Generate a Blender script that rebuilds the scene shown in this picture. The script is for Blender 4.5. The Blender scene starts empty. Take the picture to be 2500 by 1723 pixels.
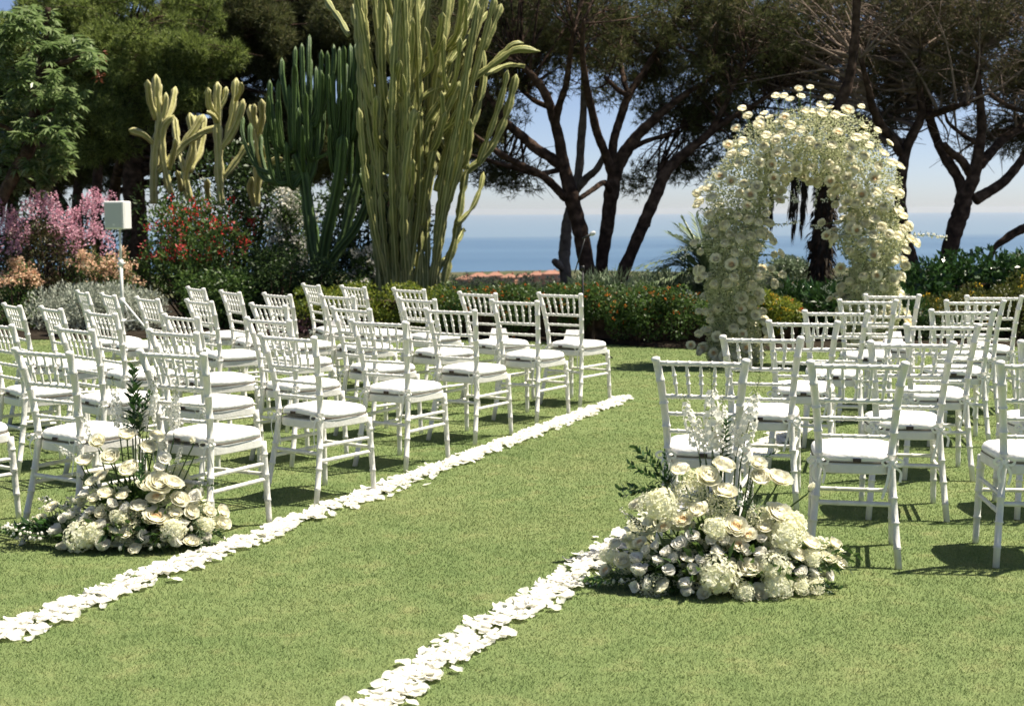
import bpy, bmesh, math, random
import numpy as np
from mathutils import Vector, Matrix, Quaternion

SC = bpy.context.scene
COL = SC.collection
R = math.radians

# ------------------------------------------------------------------ camera
FPX, W0, H0 = 3454.0, 2500.0, 1723.0
EYE = 1.59
PITCH = math.atan((861.5 - 514.0) / FPX)
ROLL = R(0.28)
_F = Vector((0, math.cos(PITCH), -math.sin(PITCH)))
_R0 = Vector((1, 0, 0)); _U0 = _R0.cross(_F)
_R = _R0 * math.cos(ROLL) - _U0 * math.sin(ROLL)
_U = _R0 * math.sin(ROLL) + _U0 * math.cos(ROLL)
cam = bpy.data.cameras.new('camera'); camo = bpy.data.objects.new('camera', cam); COL.objects.link(camo)
m = Matrix(((_R.x, _U.x, -_F.x, 0), (_R.y, _U.y, -_F.y, 0), (_R.z, _U.z, -_F.z, EYE), (0, 0, 0, 1)))
camo.matrix_world = m
cam.sensor_width = 36.0; cam.lens = FPX / W0 * 36.0
cam.clip_start = 0.05; cam.clip_end = 60000
cam.dof.use_dof = True; cam.dof.focus_distance = 7.0; cam.dof.aperture_fstop = 5.0
SC.camera = camo

# ------------------------------------------------------------------ light
SUN_AZ, SUN_EL = R(79), R(63)          # azimuth clockwise from +Y (ahead), towards the right
world = bpy.data.worlds.new('World'); SC.world = world; world.use_nodes = True
nt = world.node_tree; nt.nodes.clear()
wo = nt.nodes.new('ShaderNodeOutputWorld'); bg = nt.nodes.new('ShaderNodeBackground')
sky = nt.nodes.new('ShaderNodeTexSky'); sky.sky_type = 'NISHITA'; sky.sun_disc = False
sky.sun_elevation = SUN_EL; sky.sun_rotation = SUN_AZ
sky.altitude = 60; sky.air_density = 0.5; sky.dust_density = 0.45; sky.ozone_density = 0.6
bg.inputs['Strength'].default_value = 0.066
tint = nt.nodes.new('ShaderNodeMix'); tint.data_type = 'RGBA'; tint.blend_type = 'MULTIPLY'; tint.inputs[0].default_value = 1.0; tint.inputs[7].default_value = (1.045, .985, 1.0, 1)
nt.links.new(sky.outputs[0], tint.inputs[6]); nt.links.new(tint.outputs[2], bg.inputs[0]); nt.links.new(bg.outputs[0], wo.inputs[0])
sl = bpy.data.lights.new('sun', 'SUN'); sl.energy = 5.0; sl.angle = R(0.53); sl.color = (1.0, 0.925, 0.775)
so = bpy.data.objects.new('sun', sl); COL.objects.link(so)
sd = Vector((math.sin(SUN_AZ) * math.cos(SUN_EL), math.cos(SUN_AZ) * math.cos(SUN_EL), math.sin(SUN_EL)))
so.rotation_euler = sd.to_track_quat('Z', 'Y').to_euler()
so.location = (6, 4, 15)
vs = SC.view_settings; vs.view_transform = 'Standard'; vs.look = 'None'; vs.gamma = 1.0; vs.use_curve_mapping = False
vs.exposure = 1.03
SC.cycles.max_bounces = 8; SC.cycles.diffuse_bounces = 6; SC.cycles.glossy_bounces = 2
SC.cycles.transmission_bounces = 6; SC.cycles.transparent_max_bounces = 6; SC.cycles.volume_bounces = 0
SC.cycles.use_denoising = True

# ------------------------------------------------------------------ helpers
K = 2500.0 / 2316.0
def ray(dx, dy):
    px, py = dx * K, dy * K
    return _F + _R * ((px - 1250) / FPX) - _U * ((py - 861.5) / FPX)
def at(dx, dy, Y):
    """world point seen at survey point (dx,dy) of the photograph, Y metres ahead"""
    d = ray(dx, dy); t = Y / d.y
    return Vector((0, 0, EYE)) + d * t
def ground(dx, dy, z=0.0):
    d = ray(dx, dy); t = (z - EYE) / d.z
    return Vector((0, 0, EYE)) + d * t

def tag(o, label=None, cat=None, group=None, kind=None):
    if label: o['label'] = label
    if cat: o['category'] = cat
    if group: o['group'] = group
    if kind: o['kind'] = kind
    return o
def empty(name, loc=(0, 0, 0), rz=0.0):
    o = bpy.data.objects.new(name, None); COL.objects.link(o)
    o.location = loc; o.rotation_euler = (0, 0, rz); o.empty_display_size = 0.1
    return o
def link(name, me, mats=None, parent=None, smooth=False):
    if mats is not None:
        for mm in (mats if isinstance(mats, (list, tuple)) else [mats]): me.materials.append(mm)
    if smooth and len(me.polygons):
        me.polygons.foreach_set('use_smooth', np.ones(len(me.polygons), dtype=bool))
    o = bpy.data.objects.new(name, me); COL.objects.link(o)
    if parent is not None: o.parent = parent
    return o
def place(name, me, parent, loc, quat=None, scale=1.0):
    o = bpy.data.objects.new(name, me); COL.objects.link(o)
    o.parent = parent; o.location = loc
    if quat is not None:
        o.rotation_mode = 'QUATERNION'; o.rotation_quaternion = quat
    o.scale = (scale,) * 3 if not isinstance(scale, (tuple, list)) else scale
    return o

class MB:
    """collects vertices and faces of one mesh"""
    def __init__(s): s.v = []; s.f = []; s.mi = []
    def add(s, v, f, mi=0):
        b = len(s.v); s.v.extend([tuple(p) for p in v]); s.f.extend([tuple(i + b for i in q) for q in f]); s.mi.extend([mi] * len(f))
    def box(s, c, size, mi=0, rot=None):
        x, y, z = [k / 2 for k in size]
        v = [Vector((a * x, b * y, d * z)) for d in (-1, 1) for a, b in ((-1, -1), (1, -1), (1, 1), (-1, 1))]
        if rot is not None: v = [rot @ p for p in v]
        v = [p + Vector(c) for p in v]
        s.add(v, [(3, 2, 1, 0), (4, 5, 6, 7), (0, 1, 5, 4), (1, 2, 6, 5), (2, 3, 7, 6), (3, 0, 4, 7)], mi)
    def tube(s, pts, rad, n=8, mi=0, caps=True, shape=None):
        pts = [Vector(p) for p in pts]
        if not isinstance(rad, (list, tuple, np.ndarray)): rad = [rad] * len(pts)
        b = len(s.v); N = len(pts); prev = None
        for i, p in enumerate(pts):
            t = (pts[min(i + 1, N - 1)] - pts[max(i - 1, 0)])
            t = t.normalized() if t.length > 1e-9 else Vector((0, 0, 1))
            if prev is None:
                ref = Vector((0, 1, 0)) if abs(t.y) < 0.9 else Vector((1, 0, 0))
                u = t.cross(ref).normalized()
            else:
                u = (prev - t * prev.dot(t)).normalized()
            prev = u; w = t.cross(u)
            for k in range(n):
                a = 2 * math.pi * k / n
                q = rad[i] * (shape(k, i) if shape else 1.0)
                s.v.append(tuple(p + (u * math.cos(a) + w * math.sin(a)) * q))
        for i in range(N - 1):
            for k in range(n):
                k2 = (k + 1) % n
                s.f.append((b + i * n + k, b + i * n + k2, b + (i + 1) * n + k2, b + (i + 1) * n + k)); s.mi.append(mi)
        if caps:
            s.f.append(tuple(b + k for k in reversed(range(n)))); s.mi.append(mi)
            s.f.append(tuple(b + (N - 1) * n + k for k in range(n))); s.mi.append(mi)
    def mesh(s, name):
        me = bpy.data.meshes.new(name); me.from_pydata(s.v, [], s.f); 
        if any(s.mi): me.polygons.foreach_set('material_index', np.array(s.mi, dtype=np.int32))
        me.update(); return me
    def build(s, name, mats, parent=None, smooth=True):
        return link(name, s.mesh(name), mats, parent, smooth)

def mesh_np(name, V, k):
    """every k consecutive vertices of V make one face"""
    V = np.ascontiguousarray(V, dtype=np.float32).reshape(-1, 3); n = len(V); nf = n // k
    me = bpy.data.meshes.new(name)
    me.vertices.add(n); me.vertices.foreach_set('co', V.ravel())
    me.loops.add(n); me.loops.foreach_set('vertex_index', np.arange(n, dtype=np.int32))
    me.polygons.add(nf); me.polygons.foreach_set('loop_start', np.arange(0, n, k, dtype=np.int32))
    try: me.polygons.foreach_set('loop_total', np.full(nf, k, dtype=np.int32))
    except Exception: pass
    me.update(calc_edges=True); return me
def norm(a): return a / np.maximum(np.linalg.norm(a, axis=-1, keepdims=True), 1e-9)
def leaf_verts(P, A, N, L, Wd, bend=0.12):
    """pointed four-cornered leaves: base P, axis A, face normal N, length L, width Wd"""
    A = norm(A); S = norm(np.cross(A, N)); N2 = np.cross(S, A)
    L = np.asarray(L).reshape(-1, 1); Wd = np.asarray(Wd).reshape(-1, 1)
    mid = P + A * L * 0.48 + N2 * L * bend
    return np.stack([P, mid + S * Wd * 0.5, P + A * L, mid - S * Wd * 0.5], axis=1)
def needle_verts(P, A, L, Wd, rng):
    A = norm(A); S = norm(np.cross(A, rng.normal(size=A.shape)))
    L = np.asarray(L).reshape(-1, 1)
    return np.stack([P - S * Wd * 0.5, P + S * Wd * 0.5, P + A * L], axis=1)
def smooth_path(pts, n=6):
    """Catmull-Rom through tuples of any dimension"""
    P = [np.array(p, dtype=float) for p in pts]
    P = [2 * P[0] - P[1]] + P + [2 * P[-1] - P[-2]]
    out = []
    for i in range(1, len(P) - 2):
        for k in range(n):
            t = k / n
            out.append(0.5 * ((2 * P[i]) + (-P[i - 1] + P[i + 1]) * t + (2 * P[i - 1] - 5 * P[i] + 4 * P[i + 1] - P[i + 2]) * t * t
                              + (-P[i - 1] + 3 * P[i] - 3 * P[i + 1] + P[i + 2]) * t ** 3))
    out.append(P[-2]); return out

# ------------------------------------------------------------------ materials
def new_mat(name):
    ma = bpy.data.materials.new(name); ma.use_nodes = True; n = ma.node_tree; n.nodes.clear()
    out = n.nodes.new('ShaderNodeOutputMaterial'); return ma, n, out
def nd(n, typ, **kw):
    x = n.nodes.new(typ)
    for k_, v in kw.items(): setattr(x, k_, v)
    return x
def ramp(n, fac, cols):
    r = n.nodes.new('ShaderNodeValToRGB'); e = r.color_ramp.elements
    while len(e) > 1: e.remove(e[-1])
    for i, (p, c) in enumerate(cols):
        el = e[0] if i == 0 else e.new(p)
        el.position = p; el.color = (c[0], c[1], c[2], 1)
    n.links.new(fac, r.inputs[0]); return r.outputs[0]
def surf(name, cols, rough=0.5, scale=8.0, bump=0.0, bscale=40.0, spec=0.4, detail=4.0):
    """noise-coloured solid surface"""
    ma, n, out = new_mat(name)
    tc = nd(n, 'ShaderNodeTexCoord'); no = nd(n, 'ShaderNodeTexNoise'); no.inputs['Scale'].default_value = scale; no.inputs['Detail'].default_value = detail
    n.links.new(tc.outputs['Object'], no.inputs['Vector'])
    p = nd(n, 'ShaderNodeBsdfPrincipled'); p.inputs['Roughness'].default_value = rough; p.inputs['Specular IOR Level'].default_value = spec
    k = len(cols)
    c = ramp(n, no.outputs['Fac'], [(0.3 + 0.4 * i / max(1, k - 1), cc) for i, cc in enumerate(cols)])
    n.links.new(c, p.inputs['Base Color'])
    if bump:
        b = nd(n, 'ShaderNodeBump'); b.inputs['Strength'].default_value = bump; b.inputs['Distance'].default_value = 0.02
        n2 = nd(n, 'ShaderNodeTexNoise'); n2.inputs['Scale'].default_value = bscale; n2.inputs['Detail'].default_value = 5
        n.links.new(tc.outputs['Object'], n2.inputs['Vector']); n.links.new(n2.outputs['Fac'], b.inputs['Height']); n.links.new(b.outputs[0], p.inputs['Normal'])
    n.links.new(p.outputs[0], out.inputs[0]); return ma
def leafy(name, cols, trans=0.3, rough=0.45, spec=0.35):
    """each leaf gets its own tone from the list"""
    ma, n, out = new_mat(name)
    g = nd(n, 'ShaderNodeNewGeometry')
    c = ramp(n, g.outputs['Random Per Island'], [(i / max(1, len(cols) - 1), cc) for i, cc in enumerate(cols)])
    p = nd(n, 'ShaderNodeBsdfPrincipled'); p.inputs['Roughness'].default_value = rough; p.inputs['Specular IOR Level'].default_value = spec
    n.links.new(c, p.inputs['Base Color'])
    if trans > 0:
        t = nd(n, 'ShaderNodeBsdfTranslucent'); n.links.new(c, t.inputs['Color'])
        mx = nd(n, 'ShaderNodeMixShader'); mx.inputs[0].default_value = trans
        n.links.new(p.outputs[0], mx.inputs[1]); n.links.new(t.outputs[0], mx.inputs[2]); n.links.new(mx.outputs[0], out.inputs[0])
    else: n.links.new(p.outputs[0], out.inputs[0])
    return ma

M = {}
M['paint'] = surf('white_paint', [(.62, .61, .575), (.71, .70, .66), (.67, .66, .625)], 0.42, 14, 0.12, 70)
M['cloth'] = surf('white_cloth', [(.80, .79, .77), (.86, .85, .83)], 0.85, 10, 0.5, 16, 0.15)
M['ribbon'] = surf('ribbon', [(.78, .77, .74), (.84, .83, .80)], 0.7, 10, 0, 1, 0.2)
M['card'] = surf('card', [(.84, .82, .81), (.87, .85, .84)], 0.6, 20, 0, 1, 0.2)
M['care'] = surf('care_tag', [(.05, .04, .03), (.08, .06, .05)], 0.7, 60, 0, 1, 0.2)
M['piping'] = surf('piping', [(.13, .11, .085), (.2, .17, .13)], 0.8, 30, 0, 1, 0.2)
M['black'] = surf('black_metal', [(.012, .012, .013), (.02, .02, .02)], 0.45, 20)
M['speaker'] = surf('speaker_shell', [(.68, .68, .66), (.74, .74, .72)], 0.5, 20, 0.05, 200)
M['grille'] = surf('speaker_grille', [(.50, .51, .52), (.56, .57, .57)], 0.6, 300, 0.3, 400)
M['bark'] = surf('pine_bark', [(.02, .013, .009), (.055, .034, .024), (.115, .075, .055)], 0.9, 9, 0.9, 14, 0.15)
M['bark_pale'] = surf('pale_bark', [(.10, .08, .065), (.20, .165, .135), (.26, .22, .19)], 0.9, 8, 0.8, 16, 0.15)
M['twig'] = surf('twig_bark', [(.14, .105, .08), (.26, .20, .165)], 0.9, 12, 0, 1, 0.15)
M['stem'] = leafy('green_stem', [(.06, .10, .03), (.09, .14, .045)], 0.0)
M['needle'] = leafy('pine_needles', [(.04, .05, .018), (.075, .09, .032), (.12, .135, .05), (.125, .11, .05)], 0.38, 0.6, 0.2)
M['needle_dry'] = leafy('dry_pine_needles', [(.05, .055, .024), (.08, .08, .036), (.14, .12, .066), (.09, .105, .04)], 0.38, 0.6, 0.2)
M['needle_sunlit'] = leafy('sunlit_pine_needles', [(.04, .06, .016), (.11, .15, .035), (.22, .28, .07), (.30, .36, .10)], 0.35, 0.55, 0.25)  # lighter copy of the needles, sunlight put into the colour
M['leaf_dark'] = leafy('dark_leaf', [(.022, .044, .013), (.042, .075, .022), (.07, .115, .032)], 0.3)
M['leaf_mid'] = leafy('mid_leaf', [(.03, .065, .016), (.06, .115, .026), (.11, .17, .04)], 0.35)
M['leaf_lime'] = leafy('lime_leaf', [(.07, .115, .018), (.15, .20, .028), (.27, .29, .04), (.08, .13, .022)], 0.4)
M['leaf_gloss'] = leafy('glossy_leaf', [(.016, .045, .012), (.03, .075, .018), (.05, .11, .025)], 0.18, 0.28, 0.5)
M['leaf_tree'] = leafy('drooping_leaf', [(.10, .16, .05), (.17, .245, .09), (.29, .36, .17)], 0.42, 0.32, 0.6)
M['leaf_silver'] = leafy('silver_leaf', [(.25, .28, .22), (.37, .40, .33), (.48, .50, .43)], 0.2, 0.7, 0.2)
M['leaf_olean'] = leafy('greygreen_leaf', [(.08, .12, .06), (.14, .19, .10), (.22, .27, .17)], 0.2, 0.4, 0.4)
M['leaf_red'] = leafy('reddish_leaf', [(.05, .055, .02), (.09, .07, .03), (.06, .09, .025)], 0.3)
M['leaf_purple'] = leafy('purple_leaf', [(.045, .02, .03), (.08, .035, .05), (.05, .045, .03)], 0.2)
M['leaf_yellowtip'] = leafy('olive_leaf', [(.05, .065, .016), (.085, .10, .02), (.13, .135, .03)], 0.3)
M['palm'] = leafy('palm_leaflet', [(.09, .13, .065), (.15, .20, .10), (.22, .26, .15)], 0.2, 0.4, 0.4)
M['palm_dry'] = leafy('dry_palm_leaflet', [(.022, .017, .012), (.04, .03, .021)], 0.05, 0.8, 0.1)
M['fl_pink'] = leafy('pink_blossom', [(.58, .25, .35), (.68, .37, .47), (.75, .50, .58)], 0.35, 0.7, 0.1)
M['fl_red'] = leafy('red_blossom', [(.42, .02, .025), (.6, .045, .05), (.65, .09, .08)], 0.3, 0.7, 0.1)
M['fl_coral'] = leafy('coral_blossom', [(.65, .12, .12), (.72, .22, .2)], 0.3, 0.7, 0.1)
M['fl_peach'] = leafy('peach_blossom', [(.62, .36, .23), (.72, .48, .33), (.75, .58, .42)], 0.3, 0.7, 0.1)
M['leaf_russet'] = leafy('russet_leaf', [(.22, .07, .04), (.32, .12, .07)], 0.3)
M['fl_orange'] = leafy('orange_blossom', [(.62, .13, .03), (.7, .24, .03), (.6, .06, .03)], 0.3, 0.7, 0.1)
M['fl_yellow'] = leafy('yellow_blossom', [(.75, .42, .03), (.78, .55, .05)], 0.3, 0.7, 0.1)
M['fl_white'] = leafy('white_blossom', [(.72, .70, .62), (.8, .78, .7)], 0.35, 0.7, 0.1)
M['rose'] = leafy('cream_rose_petal', [(.95, .91, .74), (.96, .94, .82), (.96, .95, .88)], 0.66, 0.6, 0.15)
M['rose_arch'] = leafy('arch_rose_petal', [(.95, .90, .70), (.96, .93, .79), (.96, .95, .86)], 0.66, 0.6, 0.15)
M['rose_peach'] = leafy('peach_rose_petal', [(.95, .76, .50), (.95, .83, .61), (.95, .88, .70)], 0.58, 0.6, 0.15)
M['white_petal'] = leafy('white_petal', [(.89, .87, .80), (.92, .91, .86)], 0.5, 0.6, 0.15)
M['hydrangea'] = leafy('hydrangea_floret', [(.86, .86, .60), (.91, .90, .72), (.93, .92, .82)], 0.55, 0.6, 0.15)
M['breath'] = leafy('tiny_white_floret', [(.80, .82, .54), (.90, .88, .70), (.92, .90, .78)], 0.5, 0.7, 0.1)
M['breath_arch'] = leafy('arch_floret', [(.42, .46, .25), (.66, .67, .45), (.86, .84, .66)], 0.4, 0.7, 0.1)
M['bud'] = leafy('green_bud', [(.40, .46, .20), (.58, .60, .36), (.70, .70, .5)], 0.3, 0.6, 0.15)
M['eye'] = surf('flower_eye', [(.16, .14, .04), (.22, .2, .06)], 0.7, 30)
M['soil'] = surf('bed_soil', [(.014, .011, .008), (.03, .023, .016), (.022, .017, .012)], 0.95, 6, 0.8, 40, 0.1)
M['terra'] = surf('terracotta_wall', [(.38, .17, .10), (.46, .22, .14)], 0.8, 0.4)
M['cream_wall'] = surf('pale_wall', [(.50, .36, .27), (.56, .42, .32)], 0.8, 0.4)
M['rooftile'] = surf('terracotta_roof', [(.26, .12, .08), (.33, .16, .11)], 0.85, 1.2, 0.3, 6)
M['pane'] = surf('window_pane', [(.03, .04, .05), (.05, .06, .07)], 0.15, 3)
M['frame'] = surf('window_frame', [(.6, .55, .5), (.66, .6, .55)], 0.6, 3)
M['wood_far'] = leafy('distant_leaf', [(.02, .035, .014), (.035, .055, .02), (.055, .075, .03)], 0.15, 0.7, 0.1)

def cactus_mat(name, cols, edge):
    ma, n, out = new_mat(name)
    tc = nd(n, 'ShaderNodeTexCoord'); no = nd(n, 'ShaderNodeTexNoise'); no.inputs['Scale'].default_value = 3.5; no.inputs['Detail'].default_value = 6
    n.links.new(tc.outputs['Object'], no.inputs['Vector'])
    c = ramp(n, no.outputs['Fac'], [(0.3 + 0.4 * i / (len(cols) - 1), cc) for i, cc in enumerate(cols)])
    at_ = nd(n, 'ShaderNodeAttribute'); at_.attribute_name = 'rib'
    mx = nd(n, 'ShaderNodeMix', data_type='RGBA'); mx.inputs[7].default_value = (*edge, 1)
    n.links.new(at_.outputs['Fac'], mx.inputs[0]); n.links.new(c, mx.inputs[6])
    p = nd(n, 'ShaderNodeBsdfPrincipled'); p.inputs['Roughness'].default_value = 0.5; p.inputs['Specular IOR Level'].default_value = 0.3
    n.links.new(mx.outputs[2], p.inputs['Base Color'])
    n2 = nd(n, 'ShaderNodeTexNoise'); n2.inputs['Scale'].default_value = 22; b = nd(n, 'ShaderNodeBump'); b.inputs['Strength'].default_value = .3; b.inputs['Distance'].default_value = .02
    n.links.new(tc.outputs['Object'], n2.inputs['Vector']); n.links.new(n2.outputs['Fac'], b.inputs['Height']); n.links.new(b.outputs[0], p.inputs['Normal'])
    n.links.new(p.outputs[0], out.inputs[0]); return ma
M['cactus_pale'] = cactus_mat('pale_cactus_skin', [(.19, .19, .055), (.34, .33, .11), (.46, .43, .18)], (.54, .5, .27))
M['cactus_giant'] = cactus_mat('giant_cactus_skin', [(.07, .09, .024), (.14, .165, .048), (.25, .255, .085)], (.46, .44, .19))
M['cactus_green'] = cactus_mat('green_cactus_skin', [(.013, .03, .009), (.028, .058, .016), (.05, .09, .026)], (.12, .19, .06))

# ------------------------------------------------------------------ ground, lawn, sea
def turf_colour(n, tc_out):
    """patchy mown turf: broad patches, yellowing and fine grain"""
    def noise(s, d=4, r=.6):
        x = nd(n, 'ShaderNodeTexNoise'); x.inputs['Scale'].default_value = s; x.inputs['Detail'].default_value = d; x.inputs['Roughness'].default_value = r
        n.links.new(tc_out, x.inputs['Vector']); return x.outputs['Fac']
    a = ramp(n, noise(0.9, 5), [(.32, (.138, .195, .074)), (.5, (.186, .24, .098)), (.68, (.24, .267, .12))])
    b = ramp(n, noise(5.5, 5), [(.36, (.13, .19, .072)), (.55, (.19, .245, .10)), (.78, (.33, .305, .155))])
    mx = nd(n, 'ShaderNodeMix', data_type='RGBA'); mx.inputs[0].default_value = 0.5
    n.links.new(a, mx.inputs[6]); n.links.new(b, mx.inputs[7]); return mx.outputs[2]
ma, n, out = new_mat('lawn_turf')
tc = nd(n, 'ShaderNodeTexCoord'); c0 = turf_colour(n, tc.outputs['Object'])
fine = nd(n, 'ShaderNodeTexNoise'); fine.inputs['Scale'].default_value = 150; fine.inputs['Detail'].default_value = 3
n.links.new(tc.outputs['Object'], fine.inputs['Vector'])
mulc = ramp(n, fine.outputs['Fac'], [(.3, (.55, .55, .5)), (.7, (1.15, 1.15, 1.1))])
mm = nd(n, 'ShaderNodeMix', data_type='RGBA', blend_type='MULTIPLY'); mm.inputs[0].default_value = 1.0
n.links.new(c0, mm.inputs[6]); n.links.new(mulc, mm.inputs[7])
p = nd(n, 'ShaderNodeBsdfPrincipled'); p.inputs['Roughness'].default_value = .9; p.inputs['Specular IOR Level'].default_value = .1
n.links.new(mm.outputs[2], p.inputs['Base Color'])
b = nd(n, 'ShaderNodeBump'); b.inputs['Strength'].default_value = .8; b.inputs['Distance'].default_value = .012
n.links.new(fine.outputs['Fac'], b.inputs['Height']); n.links.new(b.outputs[0], p.inputs['Normal']); n.links.new(p.outputs[0], out.inputs[0])
M['turf'] = ma
ma, n, out = new_mat('grass_blade')
tc = nd(n, 'ShaderNodeTexCoord'); c0 = turf_colour(n, tc.outputs['Object'])
g = nd(n, 'ShaderNodeNewGeometry')
mulc = ramp(n, g.outputs['Random Per Island'], [(0, (.8, .88, .72)), (.6, (1.05, 1.05, .98)), (.9, (1.25, 1.18, 1.05)), (1, (1.5, 1.35, 1.2))])
mm = nd(n, 'ShaderNodeMix', data_type='RGBA', blend_type='MULTIPLY'); mm.inputs[0].default_value = 1.0
n.links.new(c0, mm.inputs[6]); n.links.new(mulc, mm.inputs[7])
p = nd(n, 'ShaderNodeBsdfPrincipled'); p.inputs['Roughness'].default_value = .55; p.inputs['Specular IOR Level'].default_value = .25
n.links.new(mm.outputs[2], p.inputs['Base Color'])
t = nd(n, 'ShaderNodeBsdfTranslucent'); n.links.new(mm.outputs[2], t.inputs['Color'])
mx = nd(n, 'ShaderNodeMixShader'); mx.inputs[0].default_value = .2
n.links.new(p.outputs[0], mx.inputs[1]); n.links.new(t.outputs[0], mx.inputs[2]); n.links.new(mx.outputs[0], out.inputs[0])
M['blade'] = ma

# back edge of the lawn, left to right
EDGE = [(-14, 17.9), (-6.5, 17.7), (-3.2, 17.8), (-0.8, 17.6), (0.7, 17.0), (1.7, 16.3), (2.4, 15.95), (3.2, 15.9), (4.6, 16.1), (6.5, 16.3), (14, 16.6)]
def edge_y(x):
    for (x0, y0), (x1, y1) in zip(EDGE, EDGE[1:]):
        if x0 <= x <= x1: return y0 + (y1 - y0) * (x - x0) / (x1 - x0)
    return 17
# terrain: terrace, then the slope down to the coast
def terrain_z(y):
    prof = [(-40, -.03), (26, -.03), (32, -1.2), (60, -8), (200, -27), (700, -48), (1000, -53), (1380, -58.8), (1450, -60.5), (1700, -63)]
    for (a, za), (b_, zb) in zip(prof, prof[1:]):
        if a <= y <= b_: return za + (zb - za) * (y - a) / (b_ - a)
    return prof[-1][1]
rng = np.random.default_rng(5)
mb = MB(); ys = [-40, 0, 10, 20, 26, 29, 32, 45, 60, 90, 130, 200, 300, 450, 600, 700, 800, 900, 1000, 1150, 1300, 1380, 1450, 1700]
xs = np.linspace(-1, 1, 41); vv = []
for y in ys:
    wid = 60 + 1.1 * max(0, y)
    for xx in xs:
        zz = terrain_z(y) + (0 if y < 40 else rng.normal() * (min(1.6, y / 300) if y < 800 else .35))
        vv.append((xx * wid, y, zz))
ff = [(i * 41 + j, i * 41 + j + 1, (i + 1) * 41 + j + 1, (i + 1) * 41 + j) for i in range(len(ys) - 1) for j in range(40)]
mb.add(vv, ff)
M['hill'] = surf('hillside_scrub', [(.035, .045, .018), (.07, .075, .03), (.11, .095, .055)], 0.95, 0.06, 0.6, 0.6, 0.05, 8)
tag(mb.build('hillside', M['hill'], smooth=False), kind='structure')
mb = MB(); n_e = len(EDGE)
lv = [(x, -8, 0) for x, _ in EDGE] + [(x, y + .3, 0) for x, y in EDGE]
mb.add(lv, [(i, i + 1, n_e + i + 1, n_e + i) for i in range(n_e - 1)])
tag(mb.build('lawn', M['turf'], smooth=False), kind='structure')
mb = MB()
bv = []
for x, y in EDGE: bv += [(x, y, .012), (x, y + .12, .05), (x, 20, .06), (x, 26, .02)]
mb.add(bv, [(4 * i + k, 4 * i + 4 + k, 4 * i + 5 + k, 4 * i + 1 + k) for i in range(n_e - 1) for k in range(3)])
tag(mb.build('planting_bed', M['soil'], smooth=False), kind='structure')

# grass blades
rng = np.random.default_rng(11)
chunks = []
for y0, y1, dens, ln, wd in ((4.1, 5.5, 15000, .0135, .0029), (5.5, 7.5, 11500, .014, .0034), (7.5, 10, 7500, .014, .0042), (10, 13, 4200, .013, .0055), (13, 18.2, 2300, .013, .008)):
    hw = 0.37 * y1 + .35
    cnt = int((y1 - y0) * 2 * hw * dens)
    x = rng.uniform(-hw, hw, cnt); y = rng.uniform(y0, y1, cnt)
    keep = np.abs(x) < 0.37 * y + .3
    x, y = x[keep], y[keep]
    ey = np.interp(x, [e[0] for e in EDGE], [e[1] for e in EDGE]); k_ = y < ey + .05; x, y = x[k_], y[k_]; cnt = len(x)
    P = np.stack([x, y, np.zeros(cnt) - .001], 1)
    A = np.stack([rng.normal(size=cnt) * .55, rng.normal(size=cnt) * .55, np.ones(cnt) * .8], 1)
    L = ln * rng.uniform(.55, 1.25, cnt)
    chunks.append(needle_verts(P, A, L, wd, rng).reshape(-1, 3))
g_o = link('short_grass', mesh_np('short_grass', np.concatenate(chunks), 3), M['blade'])
tag(g_o, 'short mown grass of the lawn', 'grass', kind='stuff')

# sea
ma, n, out = new_mat('sea_water')
tc = nd(n, 'ShaderNodeTexCoord'); mp = nd(n, 'ShaderNodeMapping'); mp.inputs['Scale'].default_value = (.00035, .0016, 1)
n.links.new(tc.outputs['Object'], mp.inputs['Vector'])
no = nd(n, 'ShaderNodeTexNoise'); no.inputs['Scale'].default_value = 1.6; no.inputs['Detail'].default_value = 5
n.links.new(mp.outputs[0], no.inputs['Vector'])
c = ramp(n, no.outputs['Fac'], [(.3, (.045, .10, .175)), (.52, (.06, .12, .20)), (.7, (.08, .15, .235))])
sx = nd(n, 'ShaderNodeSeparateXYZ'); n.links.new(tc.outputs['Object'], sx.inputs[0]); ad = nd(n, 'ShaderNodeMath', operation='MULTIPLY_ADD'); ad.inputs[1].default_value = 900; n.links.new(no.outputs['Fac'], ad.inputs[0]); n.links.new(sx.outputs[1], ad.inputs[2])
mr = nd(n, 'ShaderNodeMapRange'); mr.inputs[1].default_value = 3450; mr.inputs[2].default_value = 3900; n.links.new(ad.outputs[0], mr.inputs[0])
cm = nd(n, 'ShaderNodeMix', data_type='RGBA'); cm.inputs[7].default_value = (.125, .185, .25, 1); n.links.new(mr.outputs[0], cm.inputs[0]); n.links.new(c, cm.inputs[6]); c = cm.outputs[2]  # paler far water: sheen of the wind band put into the colour
p = nd(n, 'ShaderNodeBsdfPrincipled'); p.inputs['Roughness'].default_value = .45; p.inputs['Specular IOR Level'].default_value = .3
n.links.new(c, p.inputs['Base Color'])
wv = nd(n, 'ShaderNodeTexNoise'); wv.inputs['Scale'].default_value = .12; wv.inputs['Detail'].default_value = 6; n.links.new(tc.outputs['Object'], wv.inputs['Vector'])
b = nd(n, 'ShaderNodeBump'); b.inputs['Strength'].default_value = .6; b.inputs['Distance'].default_value = 1.0
n.links.new(wv.outputs['Fac'], b.inputs['Height']); n.links.new(b.outputs[0], p.inputs['Normal']); n.links.new(p.outputs[0], out.inputs[0])
M['sea'] = ma
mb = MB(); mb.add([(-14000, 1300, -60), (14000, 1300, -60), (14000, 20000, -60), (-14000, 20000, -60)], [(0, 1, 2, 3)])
tag(mb.build('sea', M['sea'], smooth=False), kind='structure')

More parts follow.
